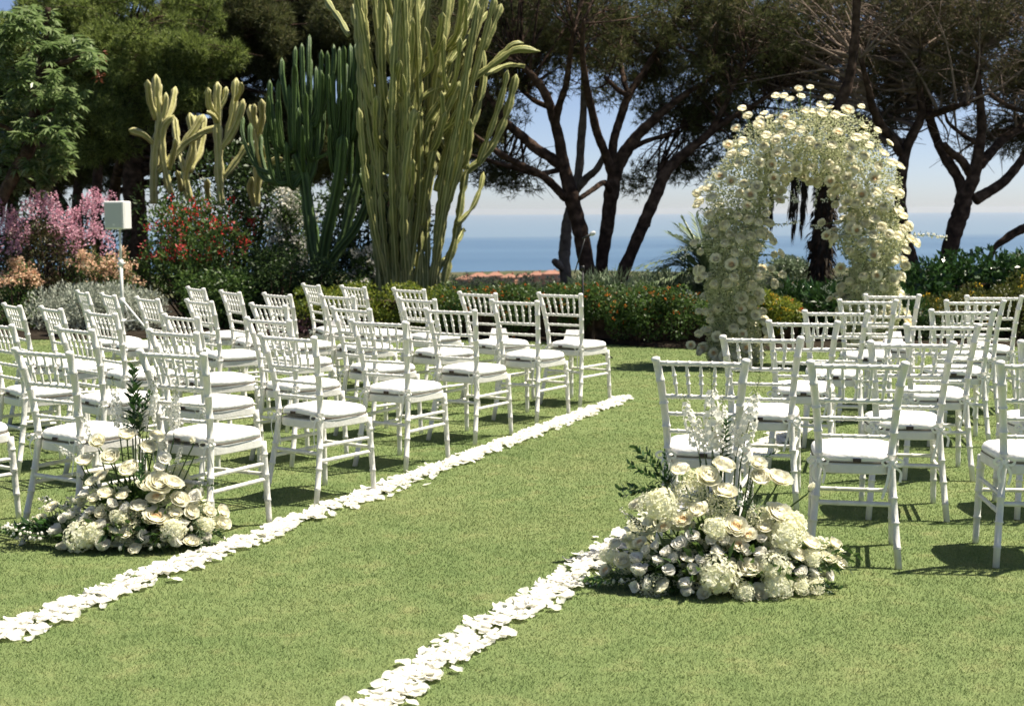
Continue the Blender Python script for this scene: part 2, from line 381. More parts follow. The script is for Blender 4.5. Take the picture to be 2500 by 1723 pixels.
# haze over the coast
mb = MB(); mb.box((0, 10400, -24), (30000, 21000, 82))
ma, n, out = new_mat('haze_air'); pv = nd(n, 'ShaderNodeVolumePrincipled')
pv.inputs['Color'].default_value = (.80, .86, .95, 1); pv.inputs['Density'].default_value = 3.6e-5; pv.inputs['Anisotropy'].default_value = 0.2
n.links.new(pv.outputs[0], out.inputs['Volume'])
HAZE = mb.build('haze', ma, smooth=False); tag(HAZE, kind='stuff')

# ------------------------------------------------------------------ chairs
def ringed(path, r0, r1, rings, hump=.0035, step=.05):
    """samples a path with thin raised bamboo rings at the given fractions"""
    pts = smooth_path(path, 8); P = [Vector(p) for p in pts]
    ln = [0]
    for a, b in zip(P, P[1:]): ln.append(ln[-1] + (b - a).length)
    T = ln[-1]
    def pos(t):
        s = t * T
        for i in range(len(P) - 1):
            if s <= ln[i + 1] or i == len(P) - 2:
                return P[i].lerp(P[i + 1], (s - ln[i]) / max(1e-9, ln[i + 1] - ln[i]))
    ts = [(i / 10, 0) for i in range(11)]
    for q in rings: ts += [(q - .006 / T, 0), (q - .003 / T, 1), (q + .003 / T, 1), (q + .006 / T, 0)]
    ts = sorted(t for t in ts if 0 <= t[0] <= 1)
    return [pos(t) for t, _ in ts], [r0 + (r1 - r0) * t + hump * h for t, h in ts]
def outline(wr, wf, d, n=40, e=5.0):
    """rounded trapezoid"""
    o = []
    for k in range(n):
        a = 2 * math.pi * k / n; c, s_ = math.cos(a), math.sin(a)
        y = math.copysign(abs(s_) ** (2 / e), s_) * d
        w = wr + (wf - wr) * (y / d + 1) / 2
        o.append((math.copysign(abs(c) ** (2 / e), c) * w, y))
    return o
def slab(mb, sections, mi=0):
    """stack of (outline scale, z, sag function)"""
    b = len(mb.v); n = len(sections[0])
    for sec in sections: mb.v.extend(sec)
    for i in range(len(sections) - 1):
        for k in range(n):
            mb.f.append((b + i * n + k, b + i * n + (k + 1) % n, b + (i + 1) * n + (k + 1) % n, b + (i + 1) * n + k)); mb.mi.append(mi)
    mb.f.append(tuple(b + k for k in reversed(range(n)))); mb.mi.append(mi)
    mb.f.append(tuple(b + (len(sections) - 1) * n + k for k in range(n))); mb.mi.append(mi)
def me_tube(name, path, r0, r1, rings, mat, n=10, hump=.0035):
    mb = MB(); p_, r_ = ringed(path, r0, r1, rings, hump); mb.tube(p_, r_, n)
    me = mb.mesh(name); me.materials.append(mat)
    me.polygons.foreach_set('use_smooth', np.ones(len(me.polygons), dtype=bool)); return me
CH = {}
for sgn, nm in ((-1, 'l'), (1, 'r')):
    pth = [(sgn * .195, -.272, 0), (sgn * .178, -.228, .2), (sgn * .160, -.192, .42), (sgn * .158, -.189, .5), (sgn * .168, -.205, .65), (sgn * .184, -.236, .8), (sgn * .20, -.268, .905)]
    p_, r_ = ringed(pth, .0155, .0185, [.1, .22, .34, .55, .66, .78, .9])
    p_ += [Vector((sgn * .2025, -.2735, .913)), Vector((sgn * .2035, -.276, .921)), Vector((sgn * .204, -.277, .926))]; r_ += [.0205, .0205, .014]
    mb = MB(); mb.tube(p_, r_, 12); me = mb.mesh('back_post'); me.materials.append(M['paint'])
    me.polygons.foreach_set('use_smooth', np.ones(len(me.polygons), dtype=bool)); CH['post' + nm] = me
    CH['leg' + nm] = me_tube('leg', [(sgn * .190, .205, 0), (sgn * .185, .195, .2), (sgn * .178, .180, .432)], .0145, .019, [.3, .6, .85], M['paint'], 12)
    CH['sideu' + nm] = me_tube('stretcher', [(sgn * .168, -.208, .318), (sgn * .181, .188, .318)], .0105, .0105, [.3, .7], M['paint'], 8, .002)
    CH['sidel' + nm] = me_tube('stretcher', [(sgn * .175, -.222, .238), (sgn * .183, .194, .238)], .0105, .0105, [.3, .7], M['paint'], 8, .002)
CH['reart'] = me_tube('stretcher', [(-.170, -.214, .278), (.170, -.214, .278)], .0115, .0115, [.3, .7], M['paint'], 8, .002)
CH['frontt'] = me_tube('stretcher', [(-.183, .192, .262), (.183, .192, .262)], .0105, .0105, [.3, .7], M['paint'], 8, .002)
def rail(z, r, rings):
    y = np.interp(z, [.42, .5, .65, .8, .905], [-.192, -.189, -.205, -.236, -.268]); x = np.interp(z, [.42, .5, .65, .8, .905], [.16, .158, .168, .184, .20])
    return me_tube('back_rail', [(-x, y, z), (x, y, z)], r, r, rings, M['paint'], 8, .0025)
CH['rail'] = [rail(.898, .0115, [.12, .24, .37, .5, .63, .76, .88]), rail(.742, .0105, [.12, .24, .37, .5, .63, .76, .88]), rail(.660, .0095, [.16, .33, .5, .67, .84]), rail(.578, .0095, [.16, .33, .5, .67, .84])]
CH['spindle'] = []
for k in range(5):
    xt, xb = -.128 + .064 * k, -.112 + .056 * k
    pts = []; rr = []
    for t, q in ((0, .0055), (.12, .0062), (.3, .0078), (.36, .0085), (.375, .0125), (.395, .0125), (.41, .0085), (.62, .0085), (.635, .0125), (.655, .0125), (.67, .0085), (.74, .0078), (.9, .0062), (1, .0055)):
        z = .745 + .150 * t; y = np.interp(z, [.65, .8, .905], [-.205, -.236, -.268]); pts.append((xb + (xt - xb) * t, y, z)); rr.append(q)
    mb = MB(); mb.tube(pts, rr, 8); me = mb.mesh('spindle'); me.materials.append(M['paint'])
    me.polygons.foreach_set('use_smooth', np.ones(len(me.polygons), dtype=bool)); CH['spindle'].append(me)
mb = MB(); o0 = outline(.165, .205, .205)
secs = []
for sc, z in ((.97, .408), (1, .413), (1, .448), (.985, .455)):
    secs.append([(x * sc, y * sc, z) for x, y in o0])
slab(mb, secs); me = mb.mesh('seat'); me.materials.append(M['paint']); CH['seat'] = me
def cushion_mesh(seed, lift):
    r_ = random.Random(seed); mb = MB(); o1 = outline(.172, .203, .203, 48, 4.0); secs = []
    ph = [r_.uniform(0, 6.28) for _ in range(6)]; am = [r_.uniform(.3, 1) for _ in range(6)]
    def wob(a): return sum(am[i] * math.sin((i + 2) * a + ph[i]) for i in range(6)) / 3
    for sc, z in ((.90, .457), (.975, .461), (1.0, .470), (1.005, .477), (1.0, .484), (.97, .497), (.90, .506), (.75, .513), (.5, .517), (.2, .518)):
        sec = []
        for k, (x, y) in enumerate(o1):
            a = 2 * math.pi * k / 48; w = wob(a)
            up = lift * max(0, -y / .2) ** 2 * (1 - .6 * abs(x) / .2)
            edge = 1 if .461 < z < .5 else .4
            sec.append((x * sc * (1 + .012 * w * edge), y * sc * (1 + .012 * w * edge), z + up + .004 * w * sc * edge))
        secs.append(sec)
    slab(mb, secs); me = mb.mesh('cushion'); me.materials.append(M['cloth'])
    me.polygons.foreach_set('use_smooth', np.ones(len(me.polygons), dtype=bool))
    pb = MB(); ring = [Vector(secs[1][k]) + Vector((secs[1][k][0] * .03, secs[1][k][1] * .03, 0)) for k in range(48)] 
    pb.tube(ring + [ring[0]], .0026, 5, caps=False); pm = pb.mesh('piping'); pm.materials.append(M['piping'])
    back = [s_ for s_ in secs[2]]; 
    yb = min(p_[1] for p_ in back); zb = [p_[2] for p_ in back if p_[1] < yb + .004]
    tb = MB(); tx = r_.uniform(-.05, .02); tb.box((tx, yb - .006, sum(zb) / len(zb) + .001), (.036, .004, .016), rot=Matrix.Rotation(r_.uniform(-.3, .3), 3, 'X')); tm = tb.mesh('care_tag'); tm.materials.append(M['care'])
    return me, pm, tm
CUSH = [cushion_mesh(3, .0), cushion_mesh(8, .012), cushion_mesh(21, .004), cushion_mesh(34, .022)]
def tie_mesh(seed, sgn):
    r_ = random.Random(seed); mb = MB(); c = Vector((sgn * .162, -.205, .468))
    def strip(pts, w):
        pts = [Vector(p_) for p_ in smooth_path([tuple(q) for q in pts], 4)]
        b = len(mb.v)
        for i, p_ in enumerate(pts):
            t = (pts[min(i + 1, len(pts) - 1)] - pts[max(0, i - 1)]).normalized(); s_ = t.cross(Vector((.3, 1, .2))).normalized() * w
            mb.v += [tuple(p_ - s_), tuple(p_ + s_)]
        for i in range(len(pts) - 1): mb.f.append((b + 2 * i, b + 2 * i + 1, b + 2 * i + 3, b + 2 * i + 2)); mb.mi.append(0)
    for q in (-1, 1):
        strip([c, c + Vector((q * .022, -.022, .018)), c + Vector((q * .045, -.02, .004)), c + Vector((q * .03, -.016, -.014)), c + Vector((0, -.006, -.002))], .006)
        l = r_.uniform(.08, .17)
        strip([c, c + Vector((q * .012, -.018, -.02)), c + Vector((q * .03 + r_.uniform(-.01, .01), -.016, -l * .5)), c + Vector((q * .024 + r_.uniform(-.02, .02), -.012, -l))], .006)
    rg = [c + Vector((math.cos(a) * .021 - sgn * .003, math.sin(a) * .021 + .014, 0)) for a in np.linspace(0, 2 * math.pi, 11)]
    mb.tube(rg, .006, 5, caps=False); mb.tube([c + Vector((0, -.012, .01)), c + Vector((0, -.014, -.01))], .010, 6)
    me = mb.mesh('tie_ribbon'); me.materials.append(M['ribbon']); return me
TIES = [(tie_mesh(1, -1), tie_mesh(2, 1)), (tie_mesh(5, -1), tie_mesh(6, 1))]

def make_chair(variant):
    t = empty('banquet_chair')
    for nm in ('l', 'r'):
        place('back_post', CH['post' + nm], t, (0, 0, 0)); place('leg', CH['leg' + nm], t, (0, 0, 0))
        place('stretcher', CH['sideu' + nm], t, (0, 0, 0)); place('stretcher', CH['sidel' + nm], t, (0, 0, 0))
    place('stretcher', CH['reart'], t, (0, 0, 0)); place('stretcher', CH['frontt'], t, (0, 0, 0))
    for me in CH['rail']: place('back_rail', me, t, (0, 0, 0))
    for me in CH['spindle']: place('spindle', me, t, (0, 0, 0))
    place('seat', CH['seat'], t, (0, 0, 0))
    cu, pi_, tg = CUSH[variant]
    c_ = place('cushion', cu, t, (0, 0, 0)); place('piping', pi_, c_, (0, 0, 0)); place('care_tag', tg, c_, (0, 0, 0))
    ti = TIES[variant % 2]
    place('tie_ribbon', ti[0], t, (0, 0, 0)); place('tie_ribbon', ti[1], t, (0, 0, 0))
    return t
def copy_tree(o, parent=None):
    c = o.copy(); COL.objects.link(c)
    if parent is not None: c.parent = parent
    for ch in o.children: copy_tree(ch, c)
    return c
# top of the backrest (x, y), turn to the right in degrees, row, seat, extra words
LEFT = [
 (-1.64, 6.79, 29, 1, 1, 'behind the left flower arrangement'), (-2.30, 6.90, 33, 1, 2, 'its legs beside the trailing greenery'), (-3.02, 7.02, 36, 1, 3, 'cut by the left picture edge'),
 (-1.22, 7.66, 36, 2, 1, ''), (-1.92, 7.99, 37, 2, 2, ''), (-2.55, 8.24, 45, 2, 3, ''), (-3.14, 8.62, 46, 2, 4, ''),
 (-.82, 8.66, 31, 3, 1, ''), (-1.53, 8.87, 40, 3, 2, ''), (-2.15, 9.18, 46, 3, 3, ''), (-2.77, 9.54, 48, 3, 4, ''), (-3.27, 10.03, 53, 3, 5, ''), (-3.67, 10.38, 55, 3, 6, ''),
 (-.42, 9.66, 32, 4, 1, ''), (-1.12, 9.84, 44, 4, 2, ''), (-1.77, 10.28, 44, 4, 3, ''), (-2.38, 10.77, 51, 4, 4, ''), (-2.86, 11.10, 53, 4, 5, ''), (-3.32, 11.64, 60, 4, 6, ''), (-3.66, 12.06, 62, 4, 7, ''),
 (.02, 10.59, 33, 5, 1, ''), (-.73, 10.88, 44, 5, 2, ''), (-1.40, 11.34, 44, 5, 3, ''), (-1.92, 11.58, 50, 5, 4, ''), (-2.38, 11.97, 57, 5, 5, ''), (-2.81, 12.59, 58, 5, 6, ''),
 (.39, 11.46, 35, 6, 1, 'with a folded card'), (-.28, 11.61, 42, 6, 2, 'with a folded card'), (-.89, 12.24, 46, 6, 3, ''), (-1.42, 12.68, 54, 6, 4, ''), (-1.85, 13.05, 62, 6, 5, 'with a folded card')]
RIGHT = [
 (.85, 6.34, 15, 1, 1, 'behind the right flower arrangement'), (1.52, 6.19, 12, 1, 2, ''), (2.34, 6.14, 7, 1, 3, 'cut by the right picture edge'),
 (1.32, 7.45, 13, 2, 1, ''), (2.02, 7.12, 9, 2, 2, ''), (2.78, 7.12, 5, 2, 3, 'cut by the right picture edge'),
 (1.75, 8.48, 13, 3, 1, ''), (2.50, 8.19, 8, 3, 2, ''),
 (2.14, 9.32, 12, 4, 1, ''), (2.99, 9.36, 8, 4, 2, ''),
 (2.63, 10.44, 13, 5, 1, ''), (3.38, 10.31, 8, 5, 2, ''),
 (2.98, 11.07, 14, 6, 1, 'with a folded card'), (3.70, 10.84, 9, 6, 2, 'with a folded card')]
ORD = ['', 'first', 'second', 'third', 'fourth', 'fifth', 'sixth', 'seventh']
protos = [make_chair(v) for v in range(4)]; used = [False] * 4
CHAIRS = {}
rnd = random.Random(4)
for side, lst in (('left', LEFT), ('right', RIGHT)):
    for (x, y, t, row, seat, extra) in lst:
        v = rnd.choice([0, 1, 2, 2, 0, 3, 1] if side == 'left' else [0, 2, 0, 1])
        if not used[v]: o = protos[v]; used[v] = True
        else: o = copy_tree(protos[v])
        a = R(-t); rot = Matrix.Rotation(a, 3, 'Z')
        o.location = Vector((x, y, 0)) - rot @ Vector((0, -.268, 0)); o.rotation_euler = (0, 0, a)
        lab = 'white bamboo-style chair, %s from the aisle in the %s row, %s side' % (ORD[seat], ORD[row], side)
        if extra.startswith('with'): lab = 'white bamboo-style chair %s, %s from the aisle in the sixth row, %s' % (extra.replace('folded card', 'card'), ORD[seat], side)
        elif extra: lab = 'white bamboo-style chair in the first row, %s' % extra if row == 1 and side == 'left' or row == 1 else 'white chair in the second row, %s' % extra
        tag(o, lab, 'chair', 'white chairs on the %s of the aisle' % side)
        CHAIRS[(side, row, seat)] = o

# folded cards lying on a few cushions
def card(name, key, dx, dy, ang, tent, label):
    ch = CHAIRS[key]; mb = MB(); h = .075 if tent else .0
    if tent:
        for s_ in (-1, 1):
            v = [Vector((-.075, s_ * .045, 0)), Vector((.075, s_ * .045, 0)), Vector((.06, .003 * s_, .09)), Vector((-.06, .003 * s_, .09))]
            v2 = [q + Vector((0, s_ * .002, .0)) for q in v]
            mb.add(v + v2, [(0, 1, 2, 3), (7, 6, 5, 4), (0, 4, 5, 1), (1, 5, 6, 2), (2, 6, 7, 3), (3, 7, 4, 0)])
    else:
        mb.box((0, 0, .002), (.15, .10, .003)); mb.box((0, .0, .012), (.15, .10, .0015), rot=Matrix.Rotation(.22, 3, 'X'))
    o = mb.build(name, M['card'], smooth=False)
    rot = Matrix.Rotation(ch.rotation_euler.z, 3, 'Z')
    o.location = Vector(ch.location) + rot @ Vector((dx, dy, .517)); o.rotation_euler = (0, 0, ch.rotation_euler.z + R(ang))
    tag(o, label, 'card', 'folded cards left on seats')
card('folded_card', ('left', 6, 1), -.02, -.03, 20, True, 'white folded card standing on the left aisle chair nearest the microphone stand')
card('folded_card', ('left', 6, 2), -.03, .02, 30, True, 'white folded card on the chair second from aisle, sixth row left')
card('folded_card', ('left', 6, 5), -.02, .0, 10, True, 'white folded card on the farthest left chair of the sixth row')
card('folded_card', ('right', 6, 1), .02, .03, 10, True, 'white folded card on the chair in front of the right arch pillar')
card('folded_card', ('right', 6, 2), -.04, .03, -15, True, 'white folded card on the far right chair of the sixth row')

# ------------------------------------------------------------------ petal lines
AX = Vector((math.sin(R(23.6)), math.cos(R(23.6)), 0)); AN = Vector((AX.y, -AX.x, 0))
def petal_mesh(seed):
    r_ = random.Random(seed); mb = MB(); n = 5; L = .031; Wd = r_.uniform(.022, .029)
    c1, c2, tw = r_.uniform(.2, .9), r_.uniform(-.5, .6), r_.uniform(-.5, .5)
    vv = []
    for i in range(n):
        u = i / (n - 1) * 2 - 1
        w = Wd * math.sqrt(max(.04, 1 - (u * .93 + .1) ** 2))
        for j in range(n):
            v = j / (n - 1) * 2 - 1
            z = .008 * c1 * v * v + .008 * c2 * u * u + .006 * tw * u * v + .004 * math.sin(3 * u + 2 * v + seed)
            vv.append((v * w, u * L, z + .008))
    mb.add(vv, [(i * n + j, i * n + j + 1, (i + 1) * n + j + 1, (i + 1) * n + j) for i in range(n - 1) for j in range(n - 1)])
    me = mb.mesh('rose_petal'); me.materials.append(M['white_petal']); me.polygons.foreach_set('use_smooth', np.ones(len(me.polygons), dtype=bool)); return me
PET = [petal_mesh(s_) for s_ in range(6)]
PETV = [(np.array([v.co[:] for v in me.vertices]), np.array([p_.vertices[:] for p_ in me.polygons])) for me in PET]
rnd = random.Random(77); petals = []
def petal_line(p0, t0, t1, side, skip=None):
    cnt = int((t1 - t0) * 230)
    for _ in range(cnt):
        t = rnd.uniform(t0, t1); wv_ = .012 * math.sin(t * 5.1) + .012 * math.sin(t * 11.3 + 1)
        a = max(-.105, min(.105, rnd.gauss(0, .043))) + wv_
        if rnd.random() < .012: a += rnd.choice((-1, 1)) * rnd.uniform(.05, .13)
        p_ = Vector(p0) + AX * t + AN * a
        hgt = max(0, .018 * (1 - abs(a) / .12)) * rnd.random()
        petals.append((p_.x, p_.y, hgt + .006, rnd.uniform(0, 6.28), rnd.uniform(-.34, .34), rnd.uniform(-.34, .34), rnd.uniform(.66, 1.02), rnd.randrange(6), side))
petal_line((-1.93, 5.25, 0), -1.3, 7.25, 'left'); petal_line((.48, 6.55, 0), -2.6, 4.2, 'right')
def in_view(p_):
    d = Vector((p_[0], p_[1], .01)) - Vector((0, 0, EYE)); z = d.dot(_F); return abs(d.dot(_R) / z) < 1250 / FPX - .002 and abs(d.dot(_U) / z) < 861 / FPX - .002
vis = sorted([q for q in petals if in_view(q)], key=lambda q: q[1])
own = set(id(q) for q in vis[:300]); restV = []; restF = []; nb = 0
for q in petals:
    rot = Matrix.Rotation(q[3], 3, 'Z') @ Matrix.Rotation(q[4], 3, 'X') @ Matrix.Rotation(q[5], 3, 'Y')
    if id(q) in own:
        o = bpy.data.objects.new('rose_petal', PET[q[7]]); COL.objects.link(o); o.location = q[:3]; o.rotation_euler = rot.to_euler(); o.scale = (q[6],) * 3
        tag(o, 'white rose petal lying in the petal line along the %s of the aisle' % q[8], 'petal', 'white petals lining the %s of the aisle' % q[8])
    else:
        vv, f_ = PETV[q[7]]; V2 = (vv * q[6]) @ np.array(rot).T + np.array(q[:3]); restV.append(V2); restF.append(f_ + nb); nb += len(vv)
me = bpy.data.meshes.new('petal_lines'); me.from_pydata(np.concatenate(restV).tolist(), [], np.concatenate(restF).tolist())
tag(link('petal_lines', me, M['white_petal'], smooth=True), 'two lines of strewn white rose petals along the aisle', 'petals', kind='stuff')

# ------------------------------------------------------------------ loudspeaker on its stand, microphone stand
SP = ground(279, 762)
st = empty('speaker_stand', SP, R(20)); tag(st, 'white tripod speaker stand on the lawn before the silver shrub', 'stand')
top = at(279, 524, SP.y).z
for nm, z0, z1, r_ in (('pole', .18, .95, .021), ('inner_pole', .93, top + .03, .016)):
    mb = MB(); mb.tube([(0, 0, z0), (0, 0, z1)], r_, 12); mb.build(nm, M['speaker'], st)
mb = MB(); mb.tube([(0, 0, .90), (0, 0, .99)], .030, 12); mb.tube([(0, 0, .945), (.055, 0, .945)], .009, 8); mb.build('clamp', M['speaker'], st)
hub = .455
mb = MB(); mb.tube([(0, 0, hub - .05), (0, 0, hub + .05)], .036, 12); mb.build('hub', M['speaker'], st)
mb = MB(); mb.tube([(0, 0, .17), (0, 0, .23)], .03, 12); mb.build('collar', M['speaker'], st)
for k in range(3):
    a = R(70 + 120 * k); c_, s_ = math.cos(a), math.sin(a)
    mb = MB(); mb.tube([(c_ * .03, s_ * .03, hub), (c_ * .52, s_ * .52, .012)], .014, 8); lg = mb.build('leg', M['speaker'], st)
    mb = MB(); mb.tube([(c_ * .03, s_ * .03, .2), (c_ * .27, s_ * .27, .228)], .009, 6); mb.build('brace', M['speaker'], st)
    mb = MB(); mb.tube([(c_ * .505, s_ * .505, .026), (c_ * .53, s_ * .53, .002)], .018, 8); mb.build('rubber_foot', M['black'], lg)
spk = empty('loudspeaker', (SP.x, SP.y, top + .03), R(-14)); tag(spk, 'white box loudspeaker with grey grille atop the tripod stand', 'speaker')
hh = at(279, 455, SP.y).z - top - .03
mb = MB(); w_, d_ = .143, .14
prof = [(-w_, -d_ + .03), (-w_ + .012, -d_), (w_ - .012, -d_), (w_, -d_ + .03), (w_ - .055, d_), (-w_ + .055, d_)]
for i, (ins, z) in enumerate(((.9, 0), (1, .012), (1, hh - .012), (.9, hh))):
    for x, y in prof: mb.v.append((x * ins, y * ins, z))
n6 = len(prof)
for i in range(3):
    for k in range(n6): mb.f.append((i * n6 + k, i * n6 + (k + 1) % n6, (i + 1) * n6 + (k + 1) % n6, (i + 1) * n6 + k)); mb.mi.append(0)
mb.f += [tuple(reversed(range(n6))), tuple(3 * n6 + k for k in range(n6))]; mb.mi += [0, 0]
mb.build('cabinet', M['speaker'], spk, smooth=False)
mb = MB(); mb.box((0, -d_ - .004, hh / 2), (2 * w_ - .05, .008, hh - .05)); mb.build('grille', M['grille'], spk, smooth=False)
mb = MB(); mb.box((0, -d_ - .0095, .06), (.03, .003, .03)); mb.build('badge', M['speaker'], spk, smooth=False)

MP = ground(1318, 812)
ms = empty('microphone_stand', MP, R(10)); tag(ms, 'thin black microphone stand behind the left aisle chair of the back row', 'stand')
mtop = at(1318, 605, MP.y).z
mb = MB(); mb.tube([(0, 0, .12), (0, 0, mtop)], .011, 8); mb.build('pole', M['black'], ms)
mb = MB(); mb.tube([(0, 0, .10), (0, 0, .17)], .022, 8); mb.tube([(0, 0, mtop - .03), (0, 0, mtop + .02)], .02, 8); mb.build('clutch', M['black'], ms)
for k in range(3):
    a = R(-10 + 120 * k); mb = MB(); mb.tube([(0, 0, .14), (math.cos(a) * .32, math.sin(a) * .32, .012)], .009, 6); mb.build('leg', M['black'], ms)
mb = MB(); mb.tube([(-.09, 0, mtop - .06), (.03, 0, mtop + .33)], .007, 6); mb.build('boom_arm', M['black'], ms)
mic = empty('microphone', MP + Vector((.034, 0, mtop + .335)), 0); tag(mic, 'small black microphone clipped to the top of its stand', 'microphone')
mb = MB(); mb.tube([(-.04, 0, -.03), (.05, 0, .015)], [.010, .014], 8); mb.build('body', M['black'], mic)
mb = MB(); mb.tube([(.045, 0, .012), (.06, 0, .02), (.085, 0, .032), (.1, 0, .04)], [.015, .024, .024, .012], 10); mb.build('head', M['grille'], mic)

# ------------------------------------------------------------------ flowers
def petal_patch(mb, th, L, Wd, f0, f1, cup, mi, r_, n=5, base=0.0, z0=0.0):
    """curved petal leaving the flower's axis at angle th; f0->f1 is its lean from the vertical"""
    er = Vector((math.cos(th), math.sin(th), 0)); et = Vector((-math.sin(th), math.cos(th), 0)); ez = Vector((0, 0, 1))
    p_ = er * base + ez * z0; vv = []; jit = r_.uniform(-.06, .06)
    for i in range(n):
        u = i / (n - 1); f = f0 + (f1 - f0) * u * u
        d = er * math.sin(f) + ez * math.cos(f); nn = er * math.cos(f) - ez * math.sin(f)
        if i: p_ = p_ + d * (L / (n - 1))
        w = Wd * (math.sin(math.pi * (.10 + .72 * u)) ** .75) * (1 if u < .99 else .92)
        for j in range(n):
            v = j / (n - 1) * 2 - 1
            q = p_ + et * (v * w) - nn * (cup * v * v * w) + d * (-.10 * L * v * v * u + .03 * L * math.sin(5 * v + th * 3) * u) + nn * (jit * u * v * L)
            vv.append(q)
    mb.add(vv, [(i * n + j, i * n + j + 1, (i + 1) * n + j + 1, (i + 1) * n + j) for i in range(n - 1) for j in range(n - 1)], mi)
def finish(mb, name, mats):
    me = mb.mesh(name)
    for q in mats: me.materials.append(q)
    me.polygons.foreach_set('use_smooth', np.ones(len(me.polygons), dtype=bool)); return me
def rose_mesh(seed, mats, full=1.0, inner_mi=0, name='rose', n=5, ball=False):
    r_ = random.Random(seed); mb = MB()
    layers = [(4, .42, .22, .05, -.5, .9, inner_mi), (5, .55, .30, .15, -.35, .8, inner_mi), (6, .68, .38, .32, -.1, .7, inner_mi if r_.random() < .5 else 0),
              (6, .80, .50, .60, .10, .55, 0), (6, .92, .58, .90, .35, .45, 0), (6, 1.0, .62, 1.2, .95, .3, 0)]
    if ball: layers = [(k, L * (.9 if i > 3 else 1), w * 1.1, g0, g1, cup, mi) for i, ((k, L, w, _, _, cup, mi), (g0, g1)) in enumerate(zip(layers, ((.1, -.6), (.35, -.7), (.65, -.65), (.95, -.55), (1.2, -.35), (1.4, .1))))]
    a0 = r_.uniform(0, 6)
    for li, (k, L, w, f0, f1, cup, mi) in enumerate(layers):
        for i in range(k):
            petal_patch(mb, a0 + 2 * math.pi * (i + r_.uniform(-.12, .12)) / k, L * r_.uniform(.93, 1.05), w, f0 * full, f1 * full + r_.uniform(-.1, .1), cup, mi, r_, n, .03 + .015 * li, .0)
        a0 += .5
    mb.tube([(0, 0, .02), (0, 0, .2), (0, 0, .36), (.01, 0, .45)], [.14, .25, .2, .06], 7, inner_mi)
    mb.tube([(0, 0, -.55), (0, 0, -.12), (0, 0, .02)], [.05, .06, .16], 6, len(mats) - 1, caps=True)
    return finish(mb, name, mats)
def rosette_mesh(seed, mats, name='rose'):
    """garden rose or ranunculus seen full face: many short packed petals"""
    r_ = random.Random(seed); mb = MB(); a0 = 0
    for li in range(7):
        q = li / 6; k = 4 + li
        for i in range(k):
            petal_patch(mb, a0 + 2 * math.pi * (i + r_.uniform(-.15, .15)) / k, (.45 + .45 * q) * r_.uniform(.92, 1.06), .22 + .22 * q, .1 + .75 * q, -.7 + 1.75 * q, .9 - .6 * q, 1 if q < .55 else 0, r_, 4, .05 + .12 * q, .02)
        a0 += .37
    mb.tube([(0, 0, .02), (0, 0, .2), (0, 0, .34), (.01, 0, .42)], [.16, .27, .22, .07], 7, 1)
    mb.tube([(0, 0, -.5), (0, 0, -.1), (0, 0, .02)], [.05, .06, .16], 6, 2)
    return finish(mb, name, mats)
def open_mesh(seed, name='lisianthus'):
    r_ = random.Random(seed); mb = MB(); a0 = r_.uniform(0, 6)
    for k, L, w, f0, f1 in ((4, .6, .36, .02, -.25), (5, .75, .46, .15, .15), (5, .9, .54, .3, .5), (6, 1.0, .6, .45, 1.0)):
        for i in range(k): petal_patch(mb, a0 + 2 * math.pi * i / k + r_.uniform(-.15, .15), L * r_.uniform(.85, 1.08), w, f0, f1 + r_.uniform(-.2, .2), .3 + r_.uniform(-.3, .2), 0, r_, 5, .04, 0)
        a0 += .6
    mb.tube([(0, 0, .1), (0, 0, .34), (0, 0, .42)], [.06, .08, .03], 6, 1); mb.tube([(0, 0, -.7), (0, 0, -.1), (0, 0, .05)], [.045, .05, .14], 6, 2)
    return finish(mb, name, [M['white_petal'], M['eye'], M['stem']])
def bud_mesh(seed, mat, name='bud'):
    r_ = random.Random(seed); mb = MB()
    for i in range(5): petal_patch(mb, 2 * math.pi * i / 5 + r_.uniform(-.2, .2), 1.3, .42, .42, -.25, .7, 0, r_, 5, .04, 0)
    for i in range(3): petal_patch(mb, 2 * math.pi * i / 3 + .5, 1.15, .3, .2, -.2, .8, 0, r_, 4, .02, 0)
    mb.tube([(0, 0, -.9), (0, 0, -.12), (0, 0, .1)], [.05, .06, .2], 6, 1)
    return finish(mb, name, [mat, M['stem']])
